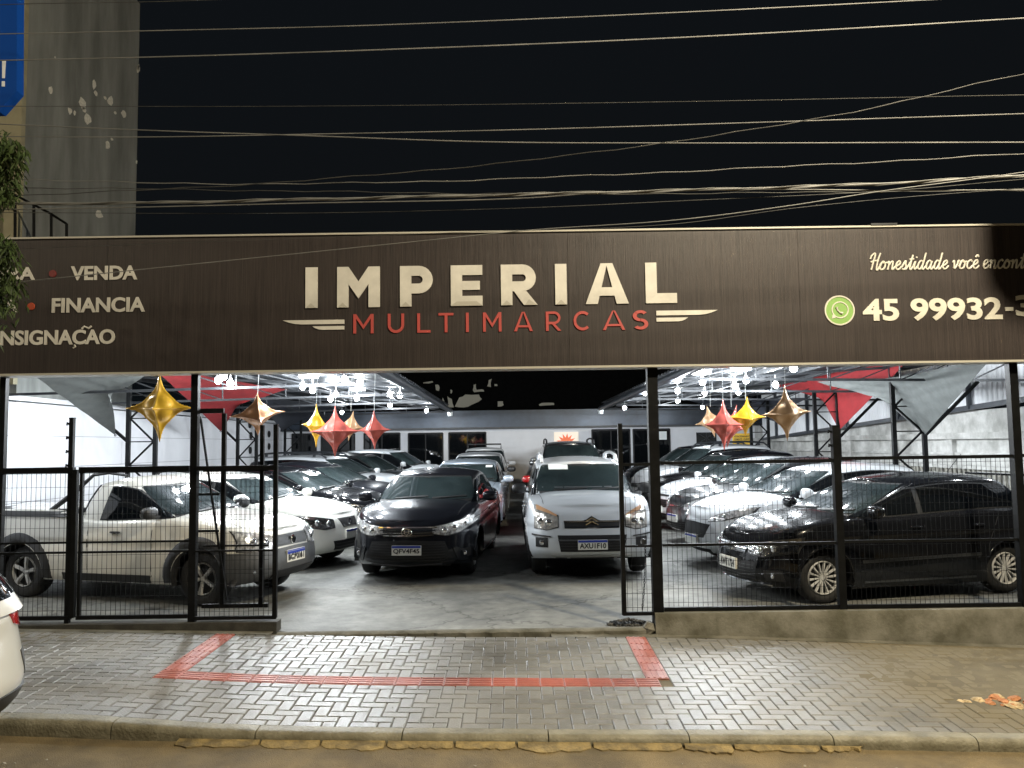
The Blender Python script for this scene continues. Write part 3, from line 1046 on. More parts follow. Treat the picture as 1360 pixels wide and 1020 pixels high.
# left tall building
tb_ = empty('tall_building', (-8.35, 13.6, 0)); tag(tb_, 'tall grey neighbouring building with peeling paint and a cream front edge', 'building')
M_tall = mat('grey green render', (0.25, 0.262, 0.25), 0.85, var=0.35, vscale=1.6, stretch=(1, 1, .22), bump=0.3, bscale=25, rvar=.05)
MB().box(-7, 0, .06, 4.22, 0, 12).build('side_wall', M_tall, tb_)
MB().box(-7, .015, -.06, .06, 3.0, 12).build('front_wall', mat('cream render', (0.36, 0.33, 0.22), .8, var=.2, vscale=2), tb_)
M_peel = mat('bare plaster', (0.80, 0.78, 0.70), .85, var=.2, vscale=20)
for px, py, w, h in ((67, 119, 5, 12), (125, 112, 4, 16), (127, 124, 4, 8), (109, 137, 9, 16), (112, 146, 5, 8), (93, 147, 5, 11), (99, 150, 3, 8), (116, 158, 9, 16), (146, 134, 6, 18), (153, 150, 3, 5), (164, 151, 6, 12), (139.5, 130, 3, 5), (143, 193, 5, 13), (148.5, 185, 3, 5), (131, 285, 9, 13), (186.5, 95, 3, 16), (73, 76, 2, 3), (193, 224, 2, 6), (192.5, 98, 2, 10)):
    d = F_PX * FW + (px - 680) * RT - (py - 510) * UP
    kx = -8.349 / d.x
    p = Vector((0, 0, CAM_H)) + d * kx
    if p.y > 17.8: p.y = 17.8
    sc_ = F_PX / p.y
    hw, hh = w / sc_ * p.y / 8.35 * 1.0 / 1.0 / 2, h / sc_ / 2
    nn = 9
    ring = []
    for q in range(nn):
        a = 2 * math.pi * q / nn
        rr = rnd.uniform(.65, 1.1)
        ring.append((0, hw * 1.3 * rr * math.cos(a) + .25 * hh * math.sin(a), hh * rr * math.sin(a)))
    b = MB().add([Vector(v) + p + Vector((.004, 0, 0)) - Vector((-8.35, 13.6, 0)) for v in ring] + [Vector(v) + p - Vector((-8.35, 13.6, 0)) for v in ring],
                 [tuple(range(nn))] + [(i, (i + 1) % nn, nn + (i + 1) % nn, nn + i) for i in range(nn)])
    b.build('pale_patch', M_peel, tb_)
# stair railing in front of the tall building
e = empty('stair_railing', (-8.6, 13.2, 4)); tag(e, 'thin dark stair handrail in front of the grey building above the board', 'railing')
pr = [at(-20, 238, 13.2), at(66, 283, 13.2), at(88, 297, 13.2), at(91, 330, 13.2)]
off = Vector((-8.6, 13.2, 4))
MB().tube([p - off for p in pr[:3]], .022, 6).build('handrail', M_steel, e)
for px, y0, y1 in ((45, 272, 340), (68, 283, 340), (88.5, 297, 340), (20, 258, 340)):
    MB().tube([at(px, y0, 13.2) - off, at(px, y1, 13.2) - off], .022, 6).build('baluster', M_steel, e)
# blue projecting sign
e = empty('shop_sign', at(-8, 60, 7.9)); tag(e, 'blue projecting shop sign with a white exclamation mark at the top left corner', 'sign')
o0 = Vector(e.location)
P_ = [at(-90, -60, 7.9), at(23, -60, 7.9), at(22, 121, 7.9), at(-2, 148, 7.9), at(-90, 148, 7.9)]
b = MB().add([p - o0 for p in P_] + [p - o0 + Vector((0, .12, 0)) for p in P_], [(0, 1, 2, 3, 4), (9, 8, 7, 6, 5)] + [(i, (i + 1) % 5, 5 + (i + 1) % 5, 5 + i) for i in range(5)])
b.build('board', mat('blue sign board', (0.004, 0.055, 0.30), .75, spec=.1), e)
Mw = mat('white vinyl', (.7, .72, .75), .5)
q = [at(3, 81, 7.9), at(8, 81, 7.9), at(6.5, 104, 7.9), at(3, 104, 7.9)]
MB().add([p - o0 + Vector((0, -.004, 0)) for p in q] + [p - o0 for p in q], [(0, 1, 2, 3), (0, 4, 5, 1), (1, 5, 6, 2), (2, 6, 7, 3), (3, 7, 4, 0)]).build('exclamation_bar', Mw, e)
q = [at(2.5, 108, 7.9), at(6.5, 108, 7.9), at(6.5, 115, 7.9), at(2.5, 115, 7.9)]
MB().add([p - o0 + Vector((0, -.004, 0)) for p in q] + [p - o0 for p in q], [(0, 1, 2, 3), (0, 4, 5, 1), (1, 5, 6, 2), (2, 6, 7, 3), (3, 7, 4, 0)]).build('exclamation_dot', Mw, e)

# back office building
YB = 29.3
ob = empty('office_building', (0, YB, zlot(YB))); tag(ob, 'low white office with dark glass doors and a dark blue parapet behind the lot', 'building')


def bk(px0, px1, py0, py1, ya, yb4):
    p, q = at(px0, py1, YB), at(px1, py0, YB)
    return p.x, q.x, ya, yb4, p.z - zlot(YB), q.z - zlot(YB)


zw = at(690, 568, YB).z - zlot(YB)
zp = at(690, 545, YB).z - zlot(YB)
MB().box(-9, 9.2, 0, .2, -.2, zw).build('wall', M_wwall, ob)
MB().box(-9, 9.2, -.35, .25, zw, zp).build('parapet', mat('dark blue fascia', (0.035, 0.048, 0.07), .35, metal=.3, var=.3, vscale=1.5), ob)
MB().box(-9, 9.2, -.38, -.34, zw - .03, zw + .03).build('parapet_trim', M_galv, ob)
for (a, c, t, bt) in ((388, 420, 576, 660), (427, 471, 576, 660), (484, 531, 575, 660), (543, 588, 575, 660), (597, 645, 574, 660), (788, 836, 570, 657), (842, 889, 569.5, 617)):
    x0, x1, _, _, za, zc = bk(a, c, t, bt, 0, 0)
    fr = MB()
    fr.box(x0, x1, -.02, .0, za, zc)
    f_ = fr.build('glass_door', M_glass, ob)
    for i in range(2):
        xx = lerp(x0, x1, i)
        MB().box(xx - .025, xx + .025, -.04, -.0, za, zc).build('door_frame', M_dark, f_)
    MB().box((x0 + x1) / 2 - .02, (x0 + x1) / 2 + .02, -.035, -.02, za, zc).build('door_stile', M_dark, f_)
    MB().box(x0, x1, -.04, .0, zc - .04, zc + .02).build('door_head', M_dark, f_)
x0, x1, _, _, za, zc = bk(925, 951, 574, 590, 0, 0)
w_ = MB().box(x0, x1, -.03, 0, za, zc).build('window', M_glass, ob)
for i in range(3): MB().bar((lerp(x0, x1, i / 2), -.04, za), (lerp(x0, x1, 1 - i / 2), -.04, zc), .02).build('window_bar', M_galv, w_)
x0, x1, _, _, za, zc = bk(415 + 460, 885, 573, 584, 0, 0)
MB().box(x0, x1, -.05, -.04, za, zc).build('door_notice', M_paper, ob)
# orange burst poster; a faint glow is put into sheet and ink
e = empty('poster', at(752, 581, YB - .03)); tag(e, 'faintly self-glowing white poster with an orange burst on the office wall above the grey SUV', 'poster')
x0, x1, _, _, za, zc = bk(736, 768, 573.5, 588.5, 0, 0)
o0 = Vector(e.location); zl = zlot(YB)
MB().box(x0 - o0.x, x1 - o0.x, -.01, .02, za + zl - o0.z, zc + zl - o0.z).build('sheet', mat('glowing poster white', (.8, .72, .6), .5, emit=(1, .85, .7), estr=.25), e)
n = 14
ring = []
for i in range(n):
    a = math.pi * i / (n - 1)
    rr = .36 if i % 2 == 0 else .2
    ring.append((rr * 1.0 * math.cos(a), -.016, -.19 + rr * .95 * math.sin(a)))
MB().add(ring + [(x, -.01, z) for x, y, z in ring], [tuple(range(n))] + [(i, (i + 1) % n, n + (i + 1) % n, n + i) for i in range(n)]).build('orange_burst', mat('glowing orange ink', (.75, .13, .04), .5, emit=(1, .2, .06), estr=.2), e)
# yellow notice
e = empty('notice_board', at(986.5, 586, 25.0)); tag(e, 'small yellow notice hanging under the balloons above the right row of cars', 'notice')
MB().box(-.31, .31, -.01, .01, -.24, .24).build('plate', mat('notice yellow', (.75, .46, .05), .5), e)
put_text('ESTACIONAMENTO', 'lettering', -.26, .26, .12, .18, -.01, M_ptext, e, bold=.01, thick=.003)
put_text('SOMENTE', 'lettering', -.26, -.02, .03, .09, -.01, M_ptext, e, bold=.01, thick=.003)
put_text('CLIENTES', 'lettering', .02, .26, .03, .09, -.01, M_ptext, e, bold=.01, thick=.003)
# dark wall with pale patches behind the office
dw = empty('rear_building', (0, 33, 0)); tag(dw, 'dark rear building with pale patches above the office roof', 'building')
MB().box(-10, 10, 0, .4, 0, 6.2).build('wall', mat('dark rear wall', (0.005, 0.0055, 0.006), .9, var=.3, spec=.03), dw)
pt = [[(584, 541), (588, 528), (595, 540)], [(595, 541), (594, 526), (600, 530), (603, 541)], [(604, 540), (610, 528), (618, 524), (636, 524), (640, 530), (630, 536), (622, 540), (612, 541)],
      [(649, 505), (653, 503), (652, 514), (647, 513)], [(661, 533), (668, 533), (669, 538), (661, 540)], [(628, 518), (640, 517), (643, 520), (630, 521)], [(629, 511), (632, 510), (633, 518), (628, 518)],
      [(716, 537), (722, 535), (735, 535), (736, 538), (717, 539)], [(578, 511), (583, 512), (583, 519), (579, 518)], [(562, 508), (574, 506), (575, 508), (564, 509)], [(598, 518), (600, 518), (600, 522), (598, 522)], [(657, 510), (660, 510), (660, 513), (657, 513)]]
for pl in pt:
    pl2 = []
    for i in range(len(pl)):
        a, c = pl[i], pl[(i + 1) % len(pl)]
        pl2.append(a); pl2.append(((a[0] + c[0]) / 2 + rnd.uniform(-1, 1), (a[1] + c[1]) / 2 + rnd.uniform(-.8, .8)))
    vs = [at(x, y, 32.99) - Vector((0, 33, 0)) for x, y in pl2]
    n = len(vs)
    MB().add(vs + [v + Vector((0, .02, 0)) for v in vs], [tuple(range(n))] + [(i, (i + 1) % n, n + (i + 1) % n, n + i) for i in range(n)]).build('pale_patch', mat('pale wall patch', (.5, .5, .45), .8, emit=(.5, .5, .45), estr=0.0), dw)

# right hand neighbour: old house wall, ledge, porch slab and corrugated sheeting above
M_old = mat('weathered white paint', (0.66, 0.66, 0.64), 0.75, color2=(0.34, 0.34, 0.32), vscale=2.2, bump=0.4, bscale=20)
M_corr = mat('white corrugated sheet', (0.80, 0.82, 0.85), 0.5, metal=0.0, var=.2, vscale=1.2, stretch=(1, 1, .2))
XW = 8.7
nh = empty('old_house', (XW, 8.6, 0)); tag(nh, 'old white house wall with ledge, pilasters and a roller shutter beyond the black hatchback', 'house')
MB().box(0, .3, 4.2, 21.2, -.2, 2.40).build('wall', M_old, nh)
MB().box(-.12, 0.02, 4.2, 21.2, 1.86, 1.98).build('ledge', M_old, nh)
MB().box(-.05, 0.02, 4.2, 21.2, 1.55, 1.60).build('ledge', M_old, nh)
for k in range(7):
    y = 5.0 + k * 2.4
    MB().box(-.09, 0.0, y, y + .22, -.2, 1.86).build('pilaster', M_old, nh)
M_bal = mat('grimy balustrade', (0.34, 0.33, 0.29), .8, var=.5, vscale=9)
for q in range(2):
    for k in range(24):
        y = 5.3 + q * 7.4 + k * .16
        MB().tube([(-.14, y, .82), (-.14, y, .95), (-.14, y, 1.1), (-.14, y, 1.3)], [.03, .055, .03, .045], 7).build('baluster', M_bal, nh)
    MB().box(-.2, -.06, 5.2 + q * 7.4, 9.1 + q * 7.4, 1.3, 1.36).build('balustrade_rail', M_old, nh)
    MB().box(-.2, -.0, 5.2 + q * 7.4, 9.1 + q * 7.4, .76, .82).build('balustrade_rail', M_old, nh)
# porch nearer the street
MB().box(-.55, 3.5, 1.9, 4.2, 2.14, 2.42).build('porch_slab', mat('grey porch fascia', (.33, .37, .40), .5, var=.3, vscale=1.5), nh)
MB().box(-.4, 3.4, 2.3, 4.2, 2.42, 2.55).build('porch_tiles', mat('dull clay tiles', (.25, .17, .08), .8, var=.5, vscale=20, bump=.8), nh)
MB().box(-.1, 3.5, 3.6, 4.2, -.2, 2.14).build('porch_wall', M_old, nh)
MB().box(-.28, -.0, 3.2, 3.42, -.2, 2.14).build('porch_column', M_old, nh)
MB().box(-.33, .05, 3.15, 3.47, 2.0, 2.1).build('column_capital', M_old, nh)
sh = MB().box(.5, 2.2, 3.56, 3.6, -.2, 1.95).build('roller_shutter', mat('dull shutter', (.16, .155, .13), .6, metal=.3, var=.3), nh)
for k in range(21): MB().box(.5, 2.2, 3.535, 3.56, -.15 + k * .1, -.08 + k * .1).build('slat', MATS['dull shutter'], sh)
MB().box(.36, .48, 3.5, 3.6, -.2, 2.0).build('door_jamb', mat('tan jamb', (.32, .29, .2), .7, var=.3), nh)
# corrugated sheets
cf = empty('corrugated_screen', (XW - .1, 8.6, 2.2)); tag(cf, 'white corrugated metal screen on dark rails above the old house wall', 'screen')
for s_i in range(16):
    ya = .2 + s_i * 1.2
    b = MB()
    nn = 32
    for i in range(nn + 1):
        y = ya + 1.19 * i / nn
        xx = .030 * math.sin(2 * math.pi * i / 4) + (.004 if s_i % 2 else 0)
        zb5 = .32 - .04 * (y - 5)
        b.add([(xx, y, zb5), (xx, y, zb5 + 2.4)], [])
        if i: b.f.append((2 * i - 2, 2 * i, 2 * i + 1, 2 * i - 1))
    b.build('sheet', M_corr, cf, True, 80)
MB().bar((-.05, .2, .50), (-.05, 19.4, -.27), .05, .09).build('rail', M_beam, cf)
MB().bar((-.05, .2, 1.75), (-.05, 19.4, 1.0), .05, .07).build('rail', M_beam, cf)
for k in range(7): MB().bar((-.06, 1 + k * 2.8, .44 - .04 * (k * 2.8 - 0)), (-.06, 1 + k * 2.8, 2.6 - .11 * k), .07).build('stud', M_beam, cf)

# ------------------------------------------------------------------ canopies
M_roof = mat('galvanised roof sheet', (0.055, 0.06, 0.068), 0.45, metal=0.2, var=.2, vscale=1.5)


def canopy(side, label):
    """side -1 left, +1 right"""
    xi = -1.95 if side < 0 else 2.75
    xo = -8.1 if side < 0 else 8.5
    e = empty('canopy', (xi, 9.2, 2.9)); tag(e, label, 'canopy')
    sgn_ = -1 if side < 0 else 1
    Wd = abs(xo - xi)
    y0, y1 = 0.0, 15.8
    zi, zo = .16, .46           # roof underside rises outwards
    # roof sheets, each one strip
    ns = 13
    for k in range(ns):
        ya, yb = y0 + (y1 - y0) * k / ns, y0 + (y1 - y0) * (k + 1) / ns
        b = MB()
        nn = 16
        for i in range(nn + 1):
            y = lerp(ya, yb + .02, i / nn)
            dz = .014 * (1 if (i // 2) % 2 else -1) + .002 * (k % 2)
            b.add([(0, y, zi + .06 + dz), (sgn_ * Wd, y, zo + .06 + dz)], [])
            if i: b.f.append((2 * i - 2, 2 * i, 2 * i + 1, 2 * i - 1))
        b.build('roof_sheet', M_roof, e)
    # purlins along Y
    for k in range(7):
        x = sgn_ * Wd * (k + .1) / 6.4
        z = lerp(zi, zo, abs(x) / Wd)
        MB().bar((x, y0, z), (x, y1, z), .05, .07).build('purlin', M_galv, e)
    # edge gutter pipe along the inner side
    MB().tube([(sgn_ * -.02, y0, .09), (sgn_ * -.02, y1 + .2, .05)], .075, 10).build('gutter_pipe', M_beam, e, True)
    MB().lathe([(.001, -.0), (.09, 0), (.07, -.12), (.001, -.13)], 'z', 10, (sgn_ * -.02, y1 + .15, -.0)).build('gutter_outlet', M_paper, e, True)
    # trusses across X
    for k in range(6):
        y = .9 + k * 2.85
        t = MB()
        t.bar((0, y, zi - .03), (sgn_ * Wd, y, zo - .03), .045)
        t.build('truss_chord', M_galv, e)
        MB().bar((0, y, -.02), (sgn_ * Wd, y, -.12), .04).build('truss_chord', M_galv, e)
        nw = 5
        for q in range(nw):
            xa, xb = sgn_ * Wd * q / nw, sgn_ * Wd * (q + 1) / nw
            za, zb6 = (-.02 - .1 * q / nw), lerp(zi, zo, (q + 1) / nw) - .03
            MB().bar((xa, y, za), (xb, y, zb6), .02).build('truss_web', M_galv, e)
            MB().bar((xb, y, zb6), (xb, y, -.02 - .1 * (q + 1) / nw), .02).build('truss_web', M_galv, e)
    return e


canopy(-1, 'steel framed canopy with bright lamps over the left rows of cars')
canopy(1, 'steel framed canopy with bright lamps over the right rows of cars')


def lattice(x, y, w, label):
    e = empty('lattice_column', (x, y, zlot(y))); tag(e, label, 'column', 'steel lattice columns carrying the canopies')
    H_ = 2.95 - zlot(y)
    for s in (0, w): MB().box(s - .035, s + .035, -.035, .035, 0, H_).build('upright', M_steel, e)
    n = 6
    for k in range(n):
        za, zb7 = .25 + k * .43, .25 + (k + 1) * .43
        MB().bar((.03, 0, zb7), (w - .03, 0, zb7), .03, .02).build('rung', M_steel, e)
        a, c = ((.03, za), (w - .03, zb7)) if k % 2 else ((w - .03, za), (.03, zb7))
        MB().bar((a[0], .001, a[1]), (c[0], .001, c[1]), .03).build('diagonal', M_steel, e)
    # knee brace up to the truss
    return e


lattice(-7.08, 15.0, .50, 'black lattice column behind the gold star beside the grey sail')
lattice(-6.75, 20.0, .46, 'black lattice column behind the lower tip of the red sail on the left')
lattice(-7.1, 25.4, .5, 'farthest black lattice column on the left, under the dark sail')
lattice(6.55, 14.0, .52, 'black lattice column under the tip of the grey sail on the right')
lattice(6.58, 17.7, .5, 'black lattice column under the tip of the red sail on the right')
lattice(6.35, 21.7, .46, 'farthest black lattice column on the right, behind the peach star balloon')
# knee braces
for (x, y, dx, z) in ((-7.08, 15, -1.1, 2.0), (7.07, 14, 1.0, 1.9), (-6.75, 20, -1.0, 2.0), (7.08, 17.7, 1.0, 1.9)):
    e = empty('knee_brace', (x, y, z)); tag(e, 'slanting steel brace from lattice column to canopy at %s' % {-7.08: 'the grey left sail', 7.07: 'the grey right sail', -6.75: 'the red left sail', 7.08: 'the red right sail'}[x], 'brace')
    MB().bar((0, .05, 0), (dx, .05, .95), .05).build('bar', M_steel, e)

# ------------------------------------------------------------------ lamps
M_emit = mat('lit lamp', (.9, .9, .9), .5, emit=(0.93, 0.97, 1.0), estr=30)
M_sock = mat('lamp socket', (.6, .6, .62), .4)
lb = MB().ell((0, 0, 0), .055, .055, .06, 12, 8).mesh('bulb', M_emit, True)
lsq = MB().box(-.13, .13, -.09, .09, -.02, .02).mesh('lamp_panel', M_emit)
ls = MB().lathe([(.001, .2), (.012, .2), (.012, .09), (.03, .085), (.034, .04), (.001, .035)], 'z', 10).mesh('socket', M_sock, True)
lampsL = [(290, 505), (306, 509), (402, 513), (415, 518), (458, 504), (478, 508), (439, 530), (474, 529), (446, 524), (518, 538), (531, 525), (518, 523)]
lampsR = [(900, 504), (933, 507), (991, 505), (857, 521), (900, 532), (936, 521), (981, 521), (976, 512), (1030, 511), (1054, 489), (900, 519)]
panL = [(410, 500), (475, 517)]
panR = [(984, 490), (932, 495)]


def lamp(p, panel_=False, label='', group=''):
    e = empty('ceiling_lamp', p); tag(e, label, 'lamp', group)
    inst('socket', ls, e)
    inst('lamp_panel' if panel_ else 'bulb', lsq if panel_ else lb, e)
    ld = bpy.data.lights.new('lamp_light', 'POINT')
    ld.energy = LAMP_W * (1.5 if panel_ else 1)
    ld.color = (0.90, 0.96, 1.0)
    ld.shadow_soft_size = .05
    lo = bpy.data.objects.new('lamp_light', ld)
    lo.location = (0, 0, -.10 if not panel_ else -.05)
    lo.parent = e
    col.objects.link(lo)


def lamp_pos(px, py, z):
    d = F_PX * FW + (px - 680) * RT - (py - 510) * UP
    k = (z - CAM_H) / d.z
    k = min(k, 26.5 / d.y)
    return Vector((d.x * k, d.y * k, CAM_H + d.z * k))


ORD = 'first second third fourth fifth sixth seventh eighth ninth tenth eleventh twelfth thirteenth fourteenth'.split()
for ps, pl, sd in ((lampsL, panL, 'left'), (lampsR, panR, 'right')):
    for k_, p in enumerate(sorted(ps)): lamp(lamp_pos(*p, 2.93), False, '%s bare bulb from the left among those showing under the %s canopy' % (ORD[k_], sd), 'bulbs under the %s canopy' % sd)
    for p, wh in zip(pl, (('nearer', 'farther') )): lamp(lamp_pos(*p, 2.98), True, '%s of the two square white light panels under the %s canopy' % (wh, sd), 'light panels under the %s canopy' % sd)
# bulbs over the nearest cars behind the board; rearmost pairs are added to brighten the office
for x, y in ((-6.9, 9.8), (-4.6, 9.9), (-2.5, 9.8), (-6.6, 13.4), (-4.2, 11.8), (-2.6, 24.6), (-5.2, 24.8)): lamp(Vector((x, y, 2.93)), False, 'bare bulb of the left canopy, near ones hidden by the board, rear pair added to light the office', 'bulbs under the left canopy')
for x, y in ((3.2, 9.8), (5.0, 9.9), (6.9, 9.8), (7.7, 11.6), (3.4, 24.6), (5.8, 24.8)): lamp(Vector((x, y, 2.93)), False, 'bare bulb of the right canopy, near ones hidden by the board, rear pair added to light the office', 'bulbs under the right canopy')

# ------------------------------------------------------------------ shade sails
M_sgrey = mat('grey sail fabric', (0.115, 0.125, 0.122), 0.8, var=.15, bump=.1)
M_sred = mat('red sail fabric', (0.24, 0.010, 0.013), 0.8, var=.15, bump=.1)
M_sdark = mat('dark sail fabric', (0.035, 0.04, 0.055), 0.8, var=.15, bump=.1)


def sail(A, B, Cc, m, label, sag=(.12, .12, .12), belly=.12):
    A, B, Cc = Vector(A), Vector(B), Vector(Cc)
    nrm = (B - A).cross(Cc - A).normalized()
    G_ = (A + B + Cc) / 3
    n = 28
    vs, idx, fs = [], {}, []
    for i in range(n + 1):
        for j in range(n + 1 - i):
            u, v = i / n, j / n
            w = 1 - u - v
            p = A * w + B * u + Cc * v
            pull = sag[0] * 4 * w * u * (1 - v) + sag[1] * 4 * u * v * (1 - w) + sag[2] * 4 * w * v * (1 - u)
            p = p.lerp(G_, pull)
            p = p + nrm * (belly * (27 * u * v * w) + .012 * math.sin(26 * (u - v)) * w + .010 * math.sin(30 * (v - w)) * u)
            idx[i, j] = len(vs); vs.append(p - A)
    for i in range(n):
        for j in range(n - i):
            fs.append((idx[i, j], idx[i + 1, j], idx[i, j + 1]))
            if i + j < n - 1: fs.append((idx[i + 1, j], idx[i + 1, j + 1], idx[i, j + 1]))
    b = MB().add(vs, fs)
    m0 = len(vs)
    b.add([p + nrm * .003 for p in vs], [tuple(reversed(f)) for f in fs])
    e = empty('shade_sail', A); tag(e, label, 'shade sail')
    b.build('fabric', m, e, True, 60)
    for q in (B, Cc): MB().lathe([(.012, -.006), (.022, -.006), (.022, .006), (.012, .006)], 'y', 10, q - A, True).build('corner_ring', M_galv, e)
    return e


sail(at(30, 488, 11.5), at(215, 485, 12.5), at(153, 578, 15.0), M_sgrey, 'pale grey triangular sail with its tip at the left lattice column', (.02, .85, .0), .05)
sail(at(200, 486, 13.5), at(382, 517, 18.5), at(293, 573, 20.0), M_sred, 'dark red triangular sail behind the gold star on the left', (.05, .55, .02), .06)
sail(at(330, 527, 20), at(470, 537, 24), at(375, 572, 25.2), M_sdark, 'dark navy sail deep inside under the left canopy', (.05, .35, .05))
sail(at(1085, 507, 16.5), at(1318, 474, 11.0), at(1228, 578, 14.0), M_sgrey, 'large grey triangular sail hanging over the black hatchback on the right', (.28, .0, .5), .06)
sail(at(1030, 512, 20), at(1215, 470, 15), at(1115, 571, 17.7), M_sred, 'bright red triangular sail behind the grey one on the right', (.0, .0, .5), .06)
sail(at(915, 532, 24), at(1075, 528, 20.5), at(1036, 562, 21.7), M_sdark, 'dark navy sail deep inside under the right canopy', (.05, .2, .15))

# ------------------------------------------------------------------ balloons
def star_mesh(m, p=.45, depth=.8):
    bm = bmesh.new()
    bmesh.ops.create_icosphere(bm, subdivisions=6, radius=1)
    for v in bm.verts:
        d = v.co.normalized()
        e_ = .022
        r = (((d.x ** 2 + e_ ** 2) ** (p / 2)) + ((d.y / depth) ** 2 + e_ ** 2) ** (p / 2) + ((d.z ** 2 + e_ ** 2) ** (p / 2)) - 1.1 * e_ ** p) ** (-1 / p)
        r = min(r, 1.0)
        r = (r ** 5 + .29 ** 5) ** .2
        v.co = d * r
    tip = max(v.co.z for v in bm.verts)
    for v in bm.verts: v.co *= 1.07 / tip
    me = bpy.data.meshes.new('star_balloon')
    bm.to_mesh(me); bm.free()
    me.materials.append(m)
    me.polygons.foreach_set('use_smooth', [True] * len(me.polygons))
    return me


M_bg = mat('gold foil', (0.90, 0.50, 0.03), 0.38, metal=0.12, coat=.3)
M_br = mat('rose gold foil', (0.72, 0.38, 0.20), 0.38, metal=0.12, coat=.3)
M_bp = mat('peach foil', (0.82, 0.52, 0.28), 0.38, metal=0.12, coat=.3)
M_bd = mat('red foil', (0.68, 0.15, 0.12), 0.42, metal=0.1, coat=.3)
SM = {k: star_mesh(v) for k, v in dict(g=M_bg, r=M_br, p=M_bp, d=M_bd).items()}
for px, py, Y, hw, hh, k, rot, lab in (
        (212, 542, 9.4, 41, 43, 'g', (4, 0, 8), 'large gold four pointed star balloon at the far left under the board'),
        (342, 550, 9.6, 31, 30, 'r', (28, -6, 25), 'rose gold star balloon in front of the red sail on the left'),
        (420, 565, 11.2, 21, 28, 'g', (6, 5, -25), 'gold star balloon behind the nearer red star on the left'),
        (445, 573, 10.2, 32, 32, 'd', (0, 0, 6), 'larger red star balloon touching the left gold star'),
        (466, 566, 11.4, 17, 22, 'p', (30, 10, 10), 'peach star balloon half hidden between two red stars'),
        (497, 571, 10.8, 22, 25, 'd', (4, 0, -12), 'smaller red star balloon, last of the left cluster'),
        (944, 560, 11.6, 19, 22, 'p', (25, -10, -20), 'peach star balloon at the left edge of the right cluster'),
        (961, 564, 10.4, 26, 33, 'd', (0, 0, 5), 'tall red star balloon in the right cluster'),
        (972, 566, 11.2, 20, 28, 'd', (8, 12, 30), 'second red star balloon tucked behind the tall red one'),
        (991, 554, 10.6, 26, 26, 'g', (12, 0, 5), 'gold star balloon above the small yellow notice'),
        (1044, 549, 9.6, 34, 35, 'p', (6, -4, 10), 'large rose peach star balloon at the right of the right cluster')):
    c = at(px, py, Y)
    s = F_PX / Y
    e = empty('star_balloon', c); tag(e, lab, 'balloon')
    hw2 = hw / math.cos(R(min(30, abs(rot[2]))))
    inst('foil_star', SM[k], e, (0, 0, 0), tuple(R(a) for a in rot), (hw2 / s, hw / s, hh / s))
    top = min(2.85, c.z + 1.2) - c.z
    MB().tube([(0, 0, hh / s * .9), (0.01, .02, top)], .0025, 4).build('string', M_paper, e)

# ------------------------------------------------------------------ cables
M_cab = mat('grey weathered cable', (0.20, 0.20, 0.19), 0.55, var=.3, vscale=3)
M_cabd = mat('dark cable', (0.07, 0.07, 0.065), 0.5, var=.4, vscale=3)
cables = [
    ([(-40, 8), (23, 5.5), (230, 1.5), (600, -14)], 7.3, .004, 'topmost thin cable crossing the grey building at the upper left corner'),
    ([(-40, 46), (193, 41), (480, 34), (900, 16.5), (1230, 0), (1420, -10)], 7.2, .0055, 'pale cable near the top that rises out of view at the upper right'),
    ([(-40, 81), (193, 76), (480, 67), (900, 50), (1360, 24), (1420, 20)], 7.1, .0065, 'bright pale cable second from the top on the right'),
    ([(-40, 141), (400, 141), (900, 135), (1360, 126), (1420, 125)], 7.0, .003, 'thin faint straight cable third from the top'),
    ([(-40, 163), (193, 173), (400, 180), (650, 188.5), (900, 190), (1360, 189), (1420, 189)], 6.6, .0055, 'brightest white cable sagging gently in the middle'),
    ([(-40, 181), (193, 182), (400, 178.5), (700, 172), (900, 166), (1360, 151), (1420, 149)], 6.8, .005, 'pale cable just above the brightest one on the right'),
    ([(-40, 262), (200, 252), (400, 240), (700, 213), (900, 187), (1100, 155), (1360, 98), (1420, 86)], 6.3, .004, 'twisted cable rising steeply across the others to the upper right'),
    ([(-40, 236), (60, 239), (130, 241), (193, 243), (400, 244), (600, 240), (900, 228), (1360, 204), (1420, 200)], 6.9, .0045, 'thin cable rising to the right below the steep twisted one'),
    ([(-40, 249), (193, 251), (400, 254), (700, 257.5), (900, 257), (1360, 253), (1420, 253)], 6.7, .004, 'flat beaded cable above the thick bundle'),
    ([(-40, 271), (193, 269.5), (400, 265), (700, 258), (900, 253), (1170, 244), (1360, 233), (1420, 230)], 6.5, .010, 'thickest bundle of cables, low over the board'),
    ([(-40, 279), (193, 275), (400, 270), (700, 263), (800, 256), (1000, 251.5), (1200, 253), (1360, 252), (1420, 252)], 6.55, .0055, 'cable running into the thick bundle from below on the left'),
    ([(-40, 282), (400, 283), (700, 276), (900, 267), (1200, 252), (1360, 238), (1420, 234)], 6.6, .003, 'thin dark cable just under the thick bundle'),
    ([(560, 320), (700, 306), (900, 292), (1050, 273), (1170, 254), (1300, 237), (1420, 220)], 6.2, .0045, 'cable climbing from the top edge of the board to the right'),
    ([(600, 309), (900, 297), (1050, 277), (1200, 262), (1420, 246)], 6.4, .0025, 'faintest cable close above the top edge of the board'),
]
